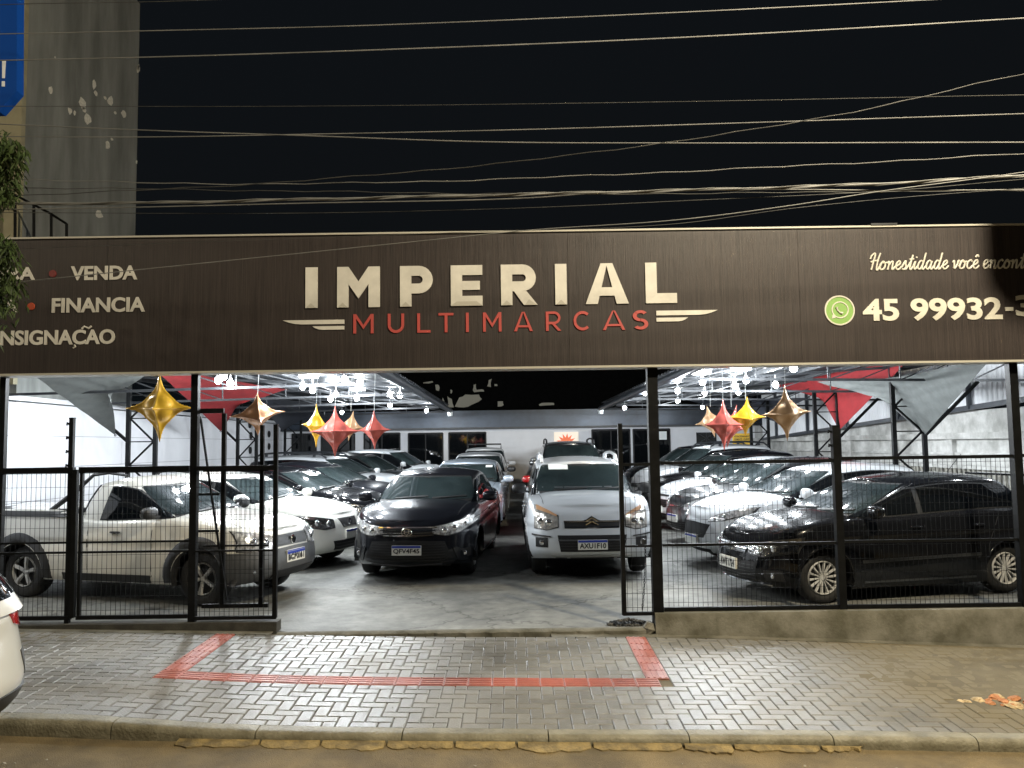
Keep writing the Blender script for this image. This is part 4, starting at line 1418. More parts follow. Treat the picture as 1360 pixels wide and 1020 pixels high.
for k, (pts, Y, r, lab) in enumerate(cables):
    b = MB()
    n = 46
    P3 = []
    slope = 0.0
    for i in range(n + 1):
        px = lerp(pts[0][0], pts[-1][0], i / n)
        py = spl(pts, px)
        if r < .006 and k in (6, 7, 8): py += .8 * math.sin(i * 1.9) + .5 * math.sin(i * .7)
        P3.append(at(px, py, Y))
    for e_, q in ((0, 1), (-1, -2)):
        d = (P3[e_] - P3[q]).normalized()
        P3.insert(0, P3[0] + d * 4) if e_ == 0 else P3.append(P3[-1] + d * 4)
    b.tube(P3, r * .82, 6)
    if r > .009:
        for s in (1, 2):
            b.tube([p + Vector((0, .012 * math.sin(i * 1.1 + s * 2), .012 * math.cos(i * 1.1 + s * 2))) for i, p in enumerate(P3)], .0045, 5)
    o = b.build('overhead_cable', M_cabd if r < .0041 else M_cab, None, True)
    tag(o, lab, 'cable')

# ------------------------------------------------------------------ tree at the left edge
tr = empty('street_tree', (-4.75, 6.5, zside(-4.75, 6.5))); tag(tr, 'street tree with drooping narrow leaves reaching in at the left edge', 'tree')
M_bark = mat('bark', (0.10, 0.075, 0.05), .9, var=.5, vscale=12, bump=.8)
b = MB()
b.tube([(0, 0, 0), (.05, -.02, 1.1), (.0, -.1, 2.1), (.1, -.15, 3.0), (.15, -.2, 3.9)], [.12, .10, .09, .06, .03], 10)
for q in ((.35, -.35, 3.0), (.75, -.4, 3.9), (.8, -.5, 3.2), (-.6, -.2, 3.6), (-.4, .5, 3.4), (.2, -.7, 3.5), (.4, -.3, 4.4)):
    z0 = 2.0 + .25 * rnd.random()
    b.tube([(0, -.1, z0), (q[0] * .5, q[1] * .5, (z0 + q[2]) / 2 + .15), q], [.045, .028, .01], 7)
b.build('trunk', M_bark, tr, True)
M_leaf = mat('tree leaf', (0.07, 0.105, 0.03), .5, color2=(0.035, 0.06, 0.018), vscale=5)
b = MB()
o0 = Vector(tr.location)
tufts = [(at(-4, 205, 6.0) - o0, .20, 520), (at(-6, 240, 6.1) - o0, .2, 420), (at(-12, 340, 6.0) - o0, .19, 420), (at(-14, 385, 6.0) - o0, .19, 420), (Vector((.1, -.2, 3.2)), .75, 1800), (Vector((-.3, .1, 3.9)), .7, 1000), (at(-60, 290, 6.0) - o0, .3, 420), (at(20, 200, 5.9) - o0, .09, 60), (at(12, 330, 5.9) - o0, .08, 50), (at(18, 375, 5.9) - o0, .07, 40)]
for c, rr, n in tufts:
    for k in range(n):
        d = Vector((rnd.gauss(0, 1), rnd.gauss(0, 1), rnd.gauss(0, 1))).normalized() * rr * rnd.random() ** .45
        d.z *= 1.05
        p = Vector(c) + d
        if p.x + o0.x > -3.42 - .0 and rnd.random() < .5: continue
        ln, w = rnd.uniform(.05, .10), rnd.uniform(.010, .017)
        a = rnd.uniform(0, 6.28)
        dirv = Vector((math.cos(a) * .75, math.sin(a) * .75, -rnd.uniform(.35, 1.2))).normalized()
        sd = dirv.cross(Vector((0, 0, 1))).normalized()
        sd = (sd + Vector((rnd.uniform(-.5, .5), rnd.uniform(-.5, .5), rnd.uniform(-.5, .5)))).normalized()
        m1 = p + dirv * ln * .5 + Vector((0, 0, .006))
        b.add([p, m1 + sd * w, p + dirv * ln - Vector((0, 0, .012)), m1 - sd * w], [(0, 1, 2, 3)])
b.build('crown', M_leaf, tr)

# ------------------------------------------------------------------ utility pole, street lamp (outside the view on the right, their light and shadow are in it)
up_ = empty('utility_pole', (5.56, 6.3, -.3)); tag(up_, 'concrete utility pole with a drum transformer at the kerb, right of the fascia board', 'utility pole')
MB().tube([(0, 0, 0), (0, 0, 9.6)], [.17, .11], 12).build('shaft', M_conc, up_, True)
MB().lathe([(.001, -.36), (.26, -.36), (.29, -.3), (.28, .34), (.22, .42), (.001, .44)], 'z', 20, (-.62, -.05, 5.74)).build('transformer', M_galv, up_, True)
MB().bar((-.5, -.05, 5.62), (0, 0, 5.62), .08).build('bracket', M_galv, up_)
MB().bar((-1.1, .05, 8.2), (1.1, .05, 8.2), .1).build('crossarm', M_bark, up_)
LP = Vector((4.3, 3.6, 7.3))
sl = empty('street_lamp', LP); tag(sl, 'warm street lamp on an arm over the road, beyond the upper right of the view', 'street lamp')
q = Vector((5.56, 6.3, 7.0)) - LP
MB().tube([(0, .0, .12), (q.x * .5, q.y * .5, .25), tuple(q)], .03, 8).build('arm', M_galv, sl, True)
MB().ell((0, 0, .1), .14, .3, .07, 14, 8).build('housing', M_galv, sl, True)
MB().box(-.09, .09, -.2, .2, -.005, .03).build('lit_glass', mat('lit street lamp', (.9, .8, .6), .4, emit=(1, .8, .5), estr=40), sl)
sd_ = bpy.data.lights.new('street_light', 'POINT')
sd_.energy = STREET_W
sd_.color = (1.0, 0.87, 0.64)
sd_.shadow_soft_size = .16
so = bpy.data.objects.new('street_light', sd_)
so.location = (0, 0, -.12); so.parent = sl
so.rotation_euler = (0, 0, 0)
col.objects.link(so)

# the next lamp of the same street, outside the view on the left
LP2 = Vector((-10.5, 2.6, 8.1))
sl2 = empty('street_lamp', LP2); tag(sl2, 'warm street lamp on its own pole over the road, left of the view', 'street lamp')
MB().tube([(0, .0, .12), (-.4, 1.4, .25), (-.9, 3.1, -.4), (-.9, 3.1, -8.1)], [.03, .035, .05, .08], 8).build('arm', M_galv, sl2, True)
MB().ell((0, 0, .1), .14, .3, .07, 14, 8).build('housing', M_galv, sl2, True)
MB().box(-.09, .09, -.2, .2, -.005, .03).build('lit_glass', MATS['lit street lamp'], sl2)
so2 = bpy.data.objects.new('street_light', sd_.copy())
so2.data.energy = STREET_W * .22
so2.location = (0, 0, -.12); so2.parent = sl2
col.objects.link(so2)

# ================================================================== CARS
def rim_mesh(rad, style, m):
    key = ('rim', rad, style, m.name)
    if key in cache: return cache[key]
    b = MB()
    b.lathe([(rad * .93, .03), (rad, .0), (rad * 1.02, -.02), (rad * .98, -.06), (rad * .9, -.03), (rad * .88, .0)], 'y', 36, (0, 0, 0), True)
    b.lathe([(.001, .012), (rad * .13, .01), (rad * .2, -.005), (rad * .24, -.03)], 'y', 20)
    n = {'five': 5, 'cap': 14, 'ten': 10, 'six': 6, 'seven': 7}[style]
    for k in range(n):
        a = 2 * math.pi * k / n + .2
        w0, w1 = {'five': (.22, .30), 'cap': (.07, .16), 'ten': (.10, .12), 'six': (.2, .24), 'seven': (.15, .2)}[style]
        w0, w1 = w0 * rad, w1 * rad
        M = Matrix.Rotation(a, 3, 'Y')
        vs = []
        for r0, w, y in ((rad * .16, w0, .0), (rad * .6, (w0 + w1) / 2, .012 if style != 'cap' else .004), (rad * .93, w1, .012)):
            for sx_, sy in ((-1, 0), (-.6, 1), (.6, 1), (1, 0)):
                vs.append(M @ Vector((r0, y + (.012 if sy else -.012), sx_ * w / 2)))
        fs = []
        for i in range(2):
            for j in range(3): fs.append((i * 4 + j, i * 4 + j + 1, i * 4 + 5 + j, i * 4 + 4 + j))
        b.add(vs, fs)
    me = b.mesh('rim', m, True, 35)
    fixn(me)
    cache[key] = me
    return me


def tyre_mesh(rad, w, rimr):
    key = ('tyre', rad, w, rimr)
    if key in cache: return cache[key]
    h = w / 2
    b = MB().lathe([(rimr * .97, h - .02), (rimr + .012, h), (rad - .045, h + .006), (rad - .015, h - .008), (rad, h - .035), (rad, -h + .035), (rad - .02, -h), (rimr, -h), (rimr * .9, -h + .03), (rimr * .9, h - .06)], 'y', 40, closed=True)
    for a in (-.35, 0, .35):
        pass
    me = b.mesh('tyre', M_tyre, True, 40)
    fixn(me)
    cache[key] = me
    return me


def hub_dark(rimr):
    key = ('hub', rimr)
    if key not in cache:
        cache[key] = MB().lathe([(.001, 0), (rimr * .9, 0), (rimr * .9, -.01), (.001, -.01)], 'y', 24).mesh('dark_backing', M_dark, True)  # dark backing disc in place of the shade behind the spokes
    return cache[key]


class Car:
    def __init__(s, label, x, y, yaw, sp, cat='car', name='parked_car', group=None):
        d = dict(L=4.0, W=.85, H=1.47, wb=2.5, fo=.8, zb=.19, wr=.305, ww=.195, rimr=.2, rim='five', rimm=M_rim, paint=None, style='hatch',
                 nose=.70, cowl=.95, belt=.98, rear=1.02, cowlx=None, roof_f=None, flare=None, tw=None, lens=M_lens, detail=1, glass=M_glass)
        d.update(sp)
        s.d = d
        for k, v in d.items(): setattr(s, k, v)
        s.ro = s.L - s.wb - s.fo
        s.xf = s.wb / 2 + s.fo
        s.xr = -(s.wb / 2 + s.ro)
        s.cx = s.cowlx if s.cowlx is not None else s.xf - 1.02      # windscreen base
        s.rf = s.roof_f if s.roof_f is not None else s.cx - .78     # roof front
        s.tw = s.tw or s.W - .115
        st = s.style
        # shoulder height along x
        if st == 'sedan':
            s.gr0, s.gr1 = s.xr + .52, s.xr + 1.05       # rear glass base / roof rear
            s.zs_pts = [(s.xr, s.rear - .02), (s.xr + .12, s.rear + .03), (s.gr0, s.rear), (s.cx - .3, s.belt), (s.cx, s.cowl), (s.xf - .35, s.nose + (s.cowl - s.nose) * .52), (s.xf, s.nose)]
        elif st == 'pickup':
            s.gr0, s.gr1 = -.58, -.42
            s.zs_pts = [(s.xr, s.rear), (-.75, s.rear - .0), (-.45, s.belt), (s.cx - .3, s.belt), (s.cx, s.cowl), (s.xf - .35, s.nose + (s.cowl - s.nose) * .52), (s.xf, s.nose)]
        elif st in ('suv', 'wagon', 'van'):
            s.gr0, s.gr1 = s.xr + .05, s.xr + .30
            s.zs_pts = [(s.xr, s.rear), (s.xr + .6, s.rear), (s.cx - .3, s.belt), (s.cx, s.cowl), (s.xf - .3, s.nose + (s.cowl - s.nose) * .6), (s.xf, s.nose)]
        else:
            s.gr0, s.gr1 = s.xr + .06, s.xr + .42
            s.zs_pts = [(s.xr, s.rear - .03), (s.xr + .5, s.rear), (s.cx - .3, s.belt), (s.cx, s.cowl), (s.xf - .35, s.nose + (s.cowl - s.nose) * .52), (s.xf, s.nose)]
        s.root = empty(name, (x, y, zlot(y)), yaw, label, cat, group)
        s.body()
        s.green()
        s.wheels()
        s.std()

    # -- shapes
    def zs(s, x): return spl(s.zs_pts, x)

    def ztop(s, x):
        m = (s.rf + s.gr1) / 2
        return spl([(s.gr1, s.H - .075 - getattr(s, 'rdrop', 0)), (lerp(s.gr1, m, .6), s.H - .03), (m + .1, s.H - .02), (s.rf, s.H - .085)], x)

    def body(s):
        T = [0, .03, .07, .11, .15, .19, .23, .27, .31, .35, .39, .43, .47, .51, .55, .59, .63, .67, .71, .75, .79, .83, .87, .90, .935, .965, .985, 1.0]
        def wf(t): return spl([(0, .93), (.08, .965), (.25, .99), (.5, 1.0), (.7, .995), (.86, .975), (.95, .955), (1, .925)], t)
        df = s.d.get('dxf') or [(0, .12), (.08, .05), (.3, .0), (.5, .01), (.68, .03), (.86, .06), (.95, .10), (1, .17)]
        dr = s.d.get('dxr') or [(0, .14), (.1, .06), (.3, .0), (.5, .02), (.75, .06), (.95, .09), (1, .14)]
        af, ar = s.d.get('af', .80), s.d.get('ar', .65)
        nf, nr = s.d.get('nf', 2.7), 3.0
        na, nb = 16, 14
        xs0, xs1 = s.xf - af, s.xr + ar
        nsd = int((xs0 - xs1) / .045)
        wcs = (s.wb / 2, -s.wb / 2)
        arch = s.wr + .055
        def half(t):
            pts = []
            for i in range(na + 1):
                a = math.pi / 2 * i / na
                pts.append((xs0 + (af - pw(df, t) if False else af - spl(df, t)) * math.cos(a) ** (2 / nf), s.W * wf(t) * math.sin(a) ** (2 / nf)))
            for i in range(1, nsd):
                pts.append((lerp(xs0, xs1, i / nsd), s.W * wf(t)))
            for i in range(nb + 1):
                a = math.pi / 2 * (1 - i / nb)
                pts.append((xs1 - (ar - spl(dr, t)) * math.cos(a) ** (2 / nr), s.W * wf(t) * math.sin(a) ** (2 / nr)))
            return pts
        rings = []
        for t in T:
            ring = []
            for x, y in half(t):
                zb = s.zb + .05 * clamp((x - s.wb / 2 - .25) / .4) + .07 * clamp((-x - s.wb / 2 - .2) / .4)
                z = zb + t * (s.zs(x) - zb)
                yy = y
                if y > s.W * .8:
                    for wc in wcs:
                        dd = math.hypot(x - wc, z - s.wr)
                        yy += .016 * math.exp(-((dd - arch) / .07) ** 2)
                    zc = s.d.get('crease', .70) + .03 * (s.wb / 2 - x) / s.wb
                    yy += -.012 * math.exp(-((z - zc) / .035) ** 2) + .006 * math.exp(-((z - zc - .06) / .03) ** 2)
                ring.append((x, yy, z))
            rings.append(ring)
        Q = [.12, .28, .45, .62, .8, 1.0]
        top = rings[-1]
        for q in Q:
            ring = []
            for x, y, z in top:
                cr = .075 * clamp((s.xf - x) / .45) if x > s.cx - .3 else .04
                hoodr = s.d.get('rib', .012) * math.exp(-((q - .35) / .16) ** 2) * clamp((s.xf - .2 - x) / .3) if x > s.cx - .2 else 0
                ring.append((x, y * (1 - q), z + cr * (1 - (1 - q) ** 2) + hoodr))
            rings.append(ring)
        # rims of the wheel arches: snap vertices to the circle
        nT = len(T)
        n = len(rings[0])
        def snap(p):
            x, y, z = p
            if y < s.W * .62: return p
            for wc in wcs:
                dx, dz = x - wc, z - s.wr
                dd = math.hypot(dx, dz)
                if abs(dd - arch) < .034 and dd > 0:
                    return (wc + dx * arch / dd, y, s.wr + dz * arch / dd)
            return p
        for r in range(nT): rings[r] = [snap(p) for p in rings[r]]
        m = MB()
        for sgn_ in (1, -1):
            base = len(m.v)
            for r in rings: m.v += [(x, y * sgn_, z) for x, y, z in r]
            for r in range(len(rings) - 1):
                for i in range(n - 1):
                    f = [base + r * n + i, base + r * n + i + 1, base + (r + 1) * n + i + 1, base + (r + 1) * n + i]
                    cxx = sum(m.v[k][0] for k in f) / 4
                    cyy = abs(sum(m.v[k][1] for k in f) / 4)
                    czz = sum(m.v[k][2] for k in f) / 4
                    if r < nT and cyy > s.W * .62 and any(math.hypot(cxx - wc, czz - s.wr) < arch + .004 for wc in wcs): continue
                    m.f.append(tuple(f if sgn_ < 0 else reversed(f)))
        me = m.mesh('body', s.paint, True, 50)
        fixn(me)
        me.polygons.foreach_set('use_smooth', [True] * len(me.polygons))
        s.body_o = inst('body', me, s.root)
        bm = bmesh.new(); bm.from_mesh(me)
        s.bvh = BVHTree.FromBMesh(bm); bm.free()
        # dark floor pan and arch liners
        u = MB()
        u.box(s.xr + .25, s.xf - .3, -s.W * .62, s.W * .62, s.zb + .02, s.zb + .09)
        for wc in wcs:
            for sg in (1, -1):
                k0 = []
                for i in range(15):
                    a = math.pi * (i / 14) * 1.16 - .08 * math.pi
                    k0.append((wc + arch * math.cos(a), s.wr + arch * math.sin(a)))
                vs = [(x, sg * (s.W - .012), z) for x, z in k0] + [(x, sg * (s.W - .34), z) for x, z in k0]
                u.add(vs, [(i, i + 1, 16 + i, 15 + i) for i in range(14)])
                u.add([(x, sg * (s.W - .34), z) for x, z in k0], [tuple(range(15))])
        u.build('underbody', M_dark, s.root)
        # arch lips
        fm = M_gplas if s.flare == 'grey' else M_plas if s.flare else s.paint
        fw = (.13 if s.style == 'pickup' else .065) if s.flare else .022
        for wc in wcs:
            for sg in (1, -1):
                q = MB()
                nn = 22
                pr_ = None
                for i in range(nn + 1):
                    a = lerp(-.12, math.pi + .12, i / nn)
                    if s.wr + arch * math.sin(a) < s.zb + .0: continue
                    ring = []
                    for rr, off in ((arch - .012, -.03), (arch - .008, .010), (arch + fw * .2, .018 if s.flare else .006), (arch + fw * .5, .018 if s.flare else .006), (arch + fw * .8, .016 if s.flare else .005), (arch + fw, .0)):
                        px_, pz = wc + rr * math.cos(a), s.wr + rr * math.sin(a)
                        yy = s.side_y(px_, max(pz, s.zb + .02)) + off
                        ring.append((px_, sg * yy, pz))
                    b0 = len(q.v); q.v += ring
                    if pr_ is not None:
                        for k in range(5): q.f.append((pr_ + k, b0 + k, b0 + k + 1, pr_ + k + 1))
                    pr_ = b0
                me = q.mesh('arch_flare' if s.flare else 'arch_lip', fm, True, 60)
                fixn(me)
                inst('arch_flare' if s.flare else 'arch_lip', me, s.root)

    def side_y(s, x, z):
        h = s.bvh.ray_cast(Vector((x, 2.0, z)), Vector((0, -1, 0)))
        if h[0] is None or h[0].y < s.W * .5: return s.W * .985
        return h[0].y

    def green(s):
        T = [0, .12, .25, .4, .55, .7, .82, .9, .95, .98, 1.0]
        n_f, n_r = 3.2, 3.4
        aF, aR = .42, .30
        Wb = s.W * .925 - .015
        tum = s.d.get('tumble', .20)
        na = 12
        rings = []
        for t in T:
            xF = lerp(s.cx + .10, s.rf, t) + .05 * math.sin(math.pi * t)
            xR = lerp(s.gr0, s.gr1, t) - (.04 * math.sin(math.pi * t))
            w = Wb * (1 - tum * t ** 1.25) - .035 * clamp((t - .9) / .1) ** 2
            pts = []
            for i in range(na + 1):
                a = math.pi / 2 * i / na
                pts.append((xF - aF + aF * math.cos(a) ** (2 / n_f), w * math.sin(a) ** (2 / n_f)))
            ns = 26
            for i in range(1, ns):
                pts.append((lerp(xF - aF, xR + aR, i / ns), w))
            for i in range(na + 1):
                a = math.pi / 2 * (1 - i / na)
                pts.append((xR + aR - aR * math.cos(a) ** (2 / n_r), w * math.sin(a) ** (2 / n_r)))
            ring = []
            for x, y in pts:
                zb = s.zs(clamp(x, s.gr0 if s.style == 'sedan' else s.xr, s.cx + .1)) - .035
                zt = s.ztop(x) - .03
                ring.append((x, y, zb + t * (zt - zb)))
            rings.append(ring)
        for q in (.06, .16, .34, .55, .78, 1.0):
            rings.append([(x, y * (1 - q), z + .055 * (1 - (1 - q) ** 2.4)) for x, y, z in rings[len(T) - 1]])
        n = len(rings[0])
        m = MB()
        for sgn_ in (1, -1):
            base = len(m.v)
            for r in rings: m.v += [(x, y * sgn_, z) for x, y, z in r]
            for r in range(len(rings) - 1):
                for i in range(n - 1):
                    m.f.append((base + r * n + i, base + r * n + i + 1, base + (r + 1) * n + i + 1, base + (r + 1) * n + i))
        me = m.mesh('cabin', s.paint, True, 60)
        fixn(me)
        me.polygons.foreach_set('use_smooth', [True] * len(me.polygons))
        inst('cabin', me, s.root)
        bm = bmesh.new(); bm.from_mesh(me)
        s.gvh = BVHTree.FromBMesh(bm); bm.free()

    def patch(s, name, top, bot, axis, m, off=.006, bvh=None, nu=16, nv=6, side=1, parent=None, skirt=.012, smooth=True, dom=None):
        """surface piece lying on the body. top/bot: outlines (u, v); axis 'x' front (y,z), '-x' rear, 'y' side (x,z), 'z' top (x,y)"""
        bvh = bvh or s.bvh
        def samp(pl, t):
            if len(pl) == 1: return pl[0]
            ds = [0]
            for a, c in zip(pl, pl[1:]): ds.append(ds[-1] + math.hypot(c[0] - a[0], c[1] - a[1]) + 1e-6)
            q = t * ds[-1]
            for k in range(len(pl) - 1):
                if q <= ds[k + 1] + 1e-9:
                    w = (q - ds[k]) / (ds[k + 1] - ds[k])
                    return (lerp(pl[k][0], pl[k + 1][0], w), lerp(pl[k][1], pl[k + 1][1], w))
            return pl[-1]
        P, Nn = [], []
        last = None
        for j in range(nv + 1):
            for i in range(nu + 1):
                a, c = samp(bot, i / nu), samp(top, i / nu)
                u, v = lerp(a[0], c[0], j / nv), lerp(a[1], c[1], j / nv)
                if axis == 'x': o_, d_ = Vector((4, u * side, v)), Vector((-1, 0, 0))
                elif axis == '-x': o_, d_ = Vector((-4, u * side, v)), Vector((1, 0, 0))
                elif axis == 'y': o_, d_ = Vector((u, 2 * side, v)), Vector((0, -side, 0))
                else: o_, d_ = Vector((u, v * side, 3)), Vector((0, 0, -1))
                h = bvh.ray_cast(o_, d_)
                if h[0] is None:
                    P.append(None); Nn.append(None)
                else:
                    nr_ = h[1]
                    if nr_.dot(d_) > 0: nr_ = -nr_
                    P.append(h[0]); Nn.append(nr_)
        W_ = nu + 1
        for k in range(len(P)):
            if P[k] is None:
                best = None
                for q in range(len(P)):
                    if P[q] is not None:
                        dd = abs(q % W_ - k % W_) + abs(q // W_ - k // W_) * 1.3
                        if best is None or dd < best[0]: best = (dd, q)
                if best is None: return None
                P[k] = P[best[1]] ; Nn[k] = Nn[best[1]]
        vs = [p + n_ * off for p, n_ in zip(P, Nn)]
        fs = [(j * W_ + i, j * W_ + i + 1, (j + 1) * W_ + i + 1, (j + 1) * W_ + i) for j in range(nv) for i in range(nu)]
        loop = [i for i in range(W_)] + [j * W_ + nu for j in range(1, nv + 1)] + [nv * W_ + i for i in range(nu - 1, -1, -1)] + [j * W_ for j in range(nv - 1, 0, -1)]
        b0 = len(vs)
        vs += [P[k] - Nn[k] * skirt for k in loop]
        nl = len(loop)
        fs += [(loop[(i + 1) % nl], loop[i], b0 + i, b0 + (i + 1) % nl) for i in range(nl)]
        me = MB().add(vs, fs).mesh(name, m)
        fixn(me)
        if smooth:
            me.polygons.foreach_set('use_smooth', [True] * len(me.polygons))
            me.set_sharp_from_angle(angle=R(45))
        return inst(name, me, parent or s.root)

    def both(s, *a, **k):
        s.patch(*a, **k, side=1); s.patch(*a, **k, side=-1)

    def line(s, name, pts, w, m, off=.003, axis='y', bvh=None, sides=(1, -1), parent=None):
        """thin strip following the surface through pts"""
        for sd in sides:
            top, bot = [], []
            for k, p in enumerate(pts):
                a, c = pts[max(k - 1, 0)], pts[min(k + 1, len(pts) - 1)]
                dx, dz = c[0] - a[0], c[1] - a[1]
                l_ = math.hypot(dx, dz) or 1
                nx, nz = -dz / l_ * w / 2, dx / l_ * w / 2
                top.append((p[0] + nx, p[1] + nz)); bot.append((p[0] - nx, p[1] - nz))
            s.patch(name, top, bot, axis, m, off, bvh, nu=max(6, len(pts) * 3), nv=1, side=sd, parent=parent, skirt=.004)

    def wheels(s):
        for wc in (s.wb / 2, -s.wb / 2):
            for sg in (1, -1):
                t = inst('wheel', tyre_mesh(s.wr, s.ww, s.rimr), s.root, (wc, sg * (s.tw - s.ww / 2 + .035), s.wr), (0, 0, 0 if sg > 0 else math.pi))
                r_ = inst('rim', rim_mesh(s.rimr, s.rim, s.rimm), t, (0, s.ww / 2 - .028, 0), (0, rnd.uniform(0, 6), 0))
                inst('dark_backing', hub_dark(s.rimr), t, (0, s.ww / 2 - .075, 0))

    def std(s):
        g = s.gvh
        # side glazing
        zb_ = lambda x: s.zs(clamp(x, s.xr, s.cx)) + .02
        zt_ = lambda x: s.ztop(x) - .105
        def slope_f(z, x_base=s.cx - .12):     # front edge of the first window
            k = clamp((z - s.zs(s.cx)) / (s.H - .1 - s.zs(s.cx)))
            return lerp(x_base, s.rf - .10, k)
        def slope_r(z):
            k = clamp((z - s.zs(s.gr0)) / (s.H - .1 - s.zs(s.gr0)))
            return lerp(s.gr0 + (.32 if s.style == 'sedan' else .24), s.gr1 + .06, k)
        def win(name, xa0, xb0, xa1, xb1, m, off, grow=0.0, n=12):
            top = [(lerp(xa1, xb1, i / n), zt_(lerp(xa1, xb1, i / n)) + grow) for i in range(n + 1)]
            bot = [(lerp(xa0, xb0, i / n), zb_(lerp(xa0, xb0, i / n)) - grow) for i in range(n + 1)]
            for sd in (1, -1): s.patch(name, top, bot, 'y', m, off, g, nu=n * 2, nv=8, side=sd)
        zmid = s.H - .1
        F0, F1 = slope_f(s.zs(s.cx)), slope_f(zmid)
        R0, R1 = slope_r(s.zs(s.gr0)), slope_r(zmid)
        if s.style == 'pickup': R0, R1 = s.gr0 + .44, s.gr1 + .36
        sm = s.d.get('surround', M_rubber)
        win('window_surround', F0 + .03, R0 - .02, F1 + .02, R1 - .02, sm, .003, .016)
        B = s.d.get('bp', -.08)
        G_ = s.glass
        if s.style == 'pickup' or s.d.get('doors') == 2:
            win('side_window', F0, R0, F1, R1, G_, .007)
        else:
            Cq = s.d.get('cp', -s.wb / 2 + .12)
            win('side_window', F0, B + .035, F1, B + .035, G_, .007)
            if s.style in ('sedan', 'suv', 'wagon', 'van') and R0 < Cq - .2:
                win('side_window', B - .035, Cq + .02, B - .035, Cq + .02 + .02, G_, .007)
                win('quarter_window', Cq - .02, R0, Cq - .0, max(R1, R0 + .02) if R1 < Cq - .05 else Cq - .03, G_, .007, n=6)
            else:
                win('side_window', B - .035, R0, B - .035, R1, G_, .007)
        # windscreen and rear window
        zf0, zf1 = s.zs(s.cx) + .055, s.ztop(s.rf) - .045
        wb0, wb1 = s.W * .855, s.W * .69
        s.patch('windscreen_seal', [(-wb1 - .03, zf1 + .018), (0, zf1 + .03), (wb1 + .03, zf1 + .018)], [(-wb0 - .03, zf0 - .03), (0, zf0 - .03), (wb0 + .03, zf0 - .03)], 'x', M_rubber, .003, g, 20, 8)
        s.ws = s.patch('windscreen', [(-wb1, zf1), (0, zf1 + .012), (wb1, zf1)], [(-wb0, zf0), (0, zf0 - .004), (wb0, zf0)], 'x', M_wind, .008, g, 20, 8)
        if s.style == 'sedan': zr0, zr1 = s.zs(s.gr0) + .04, s.ztop(s.gr1) - .06
        else: zr0, zr1 = s.zs(s.gr0) + .05, s.ztop(s.gr1) - .08
        s.patch('rear_window', [(-wb1 + .10, zr1), (wb1 - .10, zr1)], [(-wb0 + .17, zr0), (wb0 - .17, zr0)], '-x', M_glass, .006, g, 14, 6)
        # wipers
        for yy in (-.45, .12):
            s.line('wiper', [(yy, zf0 + .01), (yy + .5, zf0 + .035)], .014, M_rubber, .02, 'x', g, (1,))
        # seams
        zlo = s.zb + .09
        dF = s.cx - .42 if s.style != 'pickup' else s.cx - .35
        dF = min(dF, s.wb / 2 - s.wr - .12)
        bpx = B
        seams = [[(dF, zlo), (dF, s.zs(dF) - .02)], [(bpx - (.0 if s.style != 'pickup' else .3), zlo), (bpx - (.0 if s.style != 'pickup' else .3), s.zs(bpx) - .01)]]
        if s.style != 'pickup' and s.d.get('doors') != 2:
            rx = -s.wb / 2 + .30
            seams.append([(rx + .04, zlo), (rx - .0, .60), (rx - .20, s.zs(rx) - .02)])
        for q in seams: s.line('door_seam', q, .007, M_dark, .0015)
        s.line('sill_seam', [(dF, zlo), (min(seams[-1][0][0], bpx), zlo)], .007, M_dark, .0015)
        # bonnet shut line
        for sd in (1, -1):
            s.patch('bonnet_seam', [(s.cx + .02, s.W * .80), (s.xf - .34, s.W * .735)], [(s.cx + .02, s.W * .793), (s.xf - .34, s.W * .728)], 'z', M_dark, .0015, None, 18, 1, sd, skirt=.003)
        # handles
        hz = s.zs(0) - .13
        hm = s.d.get('handle', s.paint)
        for hx in ([bpx + .13] if s.style == 'pickup' or s.d.get('doors') == 2 else [bpx + .12, -s.wb / 2 + .42]):
            for sg in (1, -1):
                y = s.side_y(hx, hz)
                MB().ell((hx, sg * (y + .018), hz), .085, .016, .014, 12, 6, .8).build('door_handle', hm, s.root, True)
        # side mirrors
        mm = s.d.get('mirror', s.paint)
        mx, mz = s.cx - .30, s.zs(s.cx) + .09
        for sg in (1, -1):
            b = MB().ell((mx, sg * (s.W + .085), mz), .065, .115, .075, 16, 10, .75)
            b.bar((mx - .0, sg * (s.W - .07), mz - .055), (mx, sg * (s.W + .03), mz - .035), .05, .03)
            mo_ = b.build('side_mirror', mm, s.root, True)
            MB().ell((mx - .055, sg * (s.W + .087), mz), .015, .098, .06, 14, 8, .7).build('mirror_glass', M_chrome, mo_, True)
        # lamps
        hl = s.d.get('hl', ([(.40, .70), (.62, .75), (.83, .80)], [(.42, .60), (.6, .58), (.80, .64)]))
        for sd in (1, -1):
            s.patch('headlamp_rim', [(a + (.01 if i else -.01), c + .01) for i, (a, c) in enumerate(hl[0])], [(a + (.01 if i else -.01), c - .01) for i, (a, c) in enumerate(hl[1])], 'x', M_plas, .004, None, 14, 6, sd)
            lo = s.patch('headlamp', hl[0], hl[1], 'x', s.lens, .011, None, 14, 6, sd)
            if s.detail:
                for (yy, zz, rr) in s.d.get('bulbs', [(.55, .66, .05), (.68, .68, .04)]):
                    h = s.bvh.ray_cast(Vector((4, yy * sd, zz)), Vector((-1, 0, 0)))
                    if h[0]:
                        c = h[0] + Vector((.002, 0, 0))
                        MB().ell(c, .03, rr, rr, 16, 10).build('bulb_bowl', M_bulbl, lo, True)
        gr = s.d.get('grille', ([(-.42, .68), (.42, .68)], [(-.38, .58), (.38, .58)]))
        go = s.patch('grille', gr[0], gr[1], 'x', s.d.get('grillm', M_plas), .006, None, 18, 4)
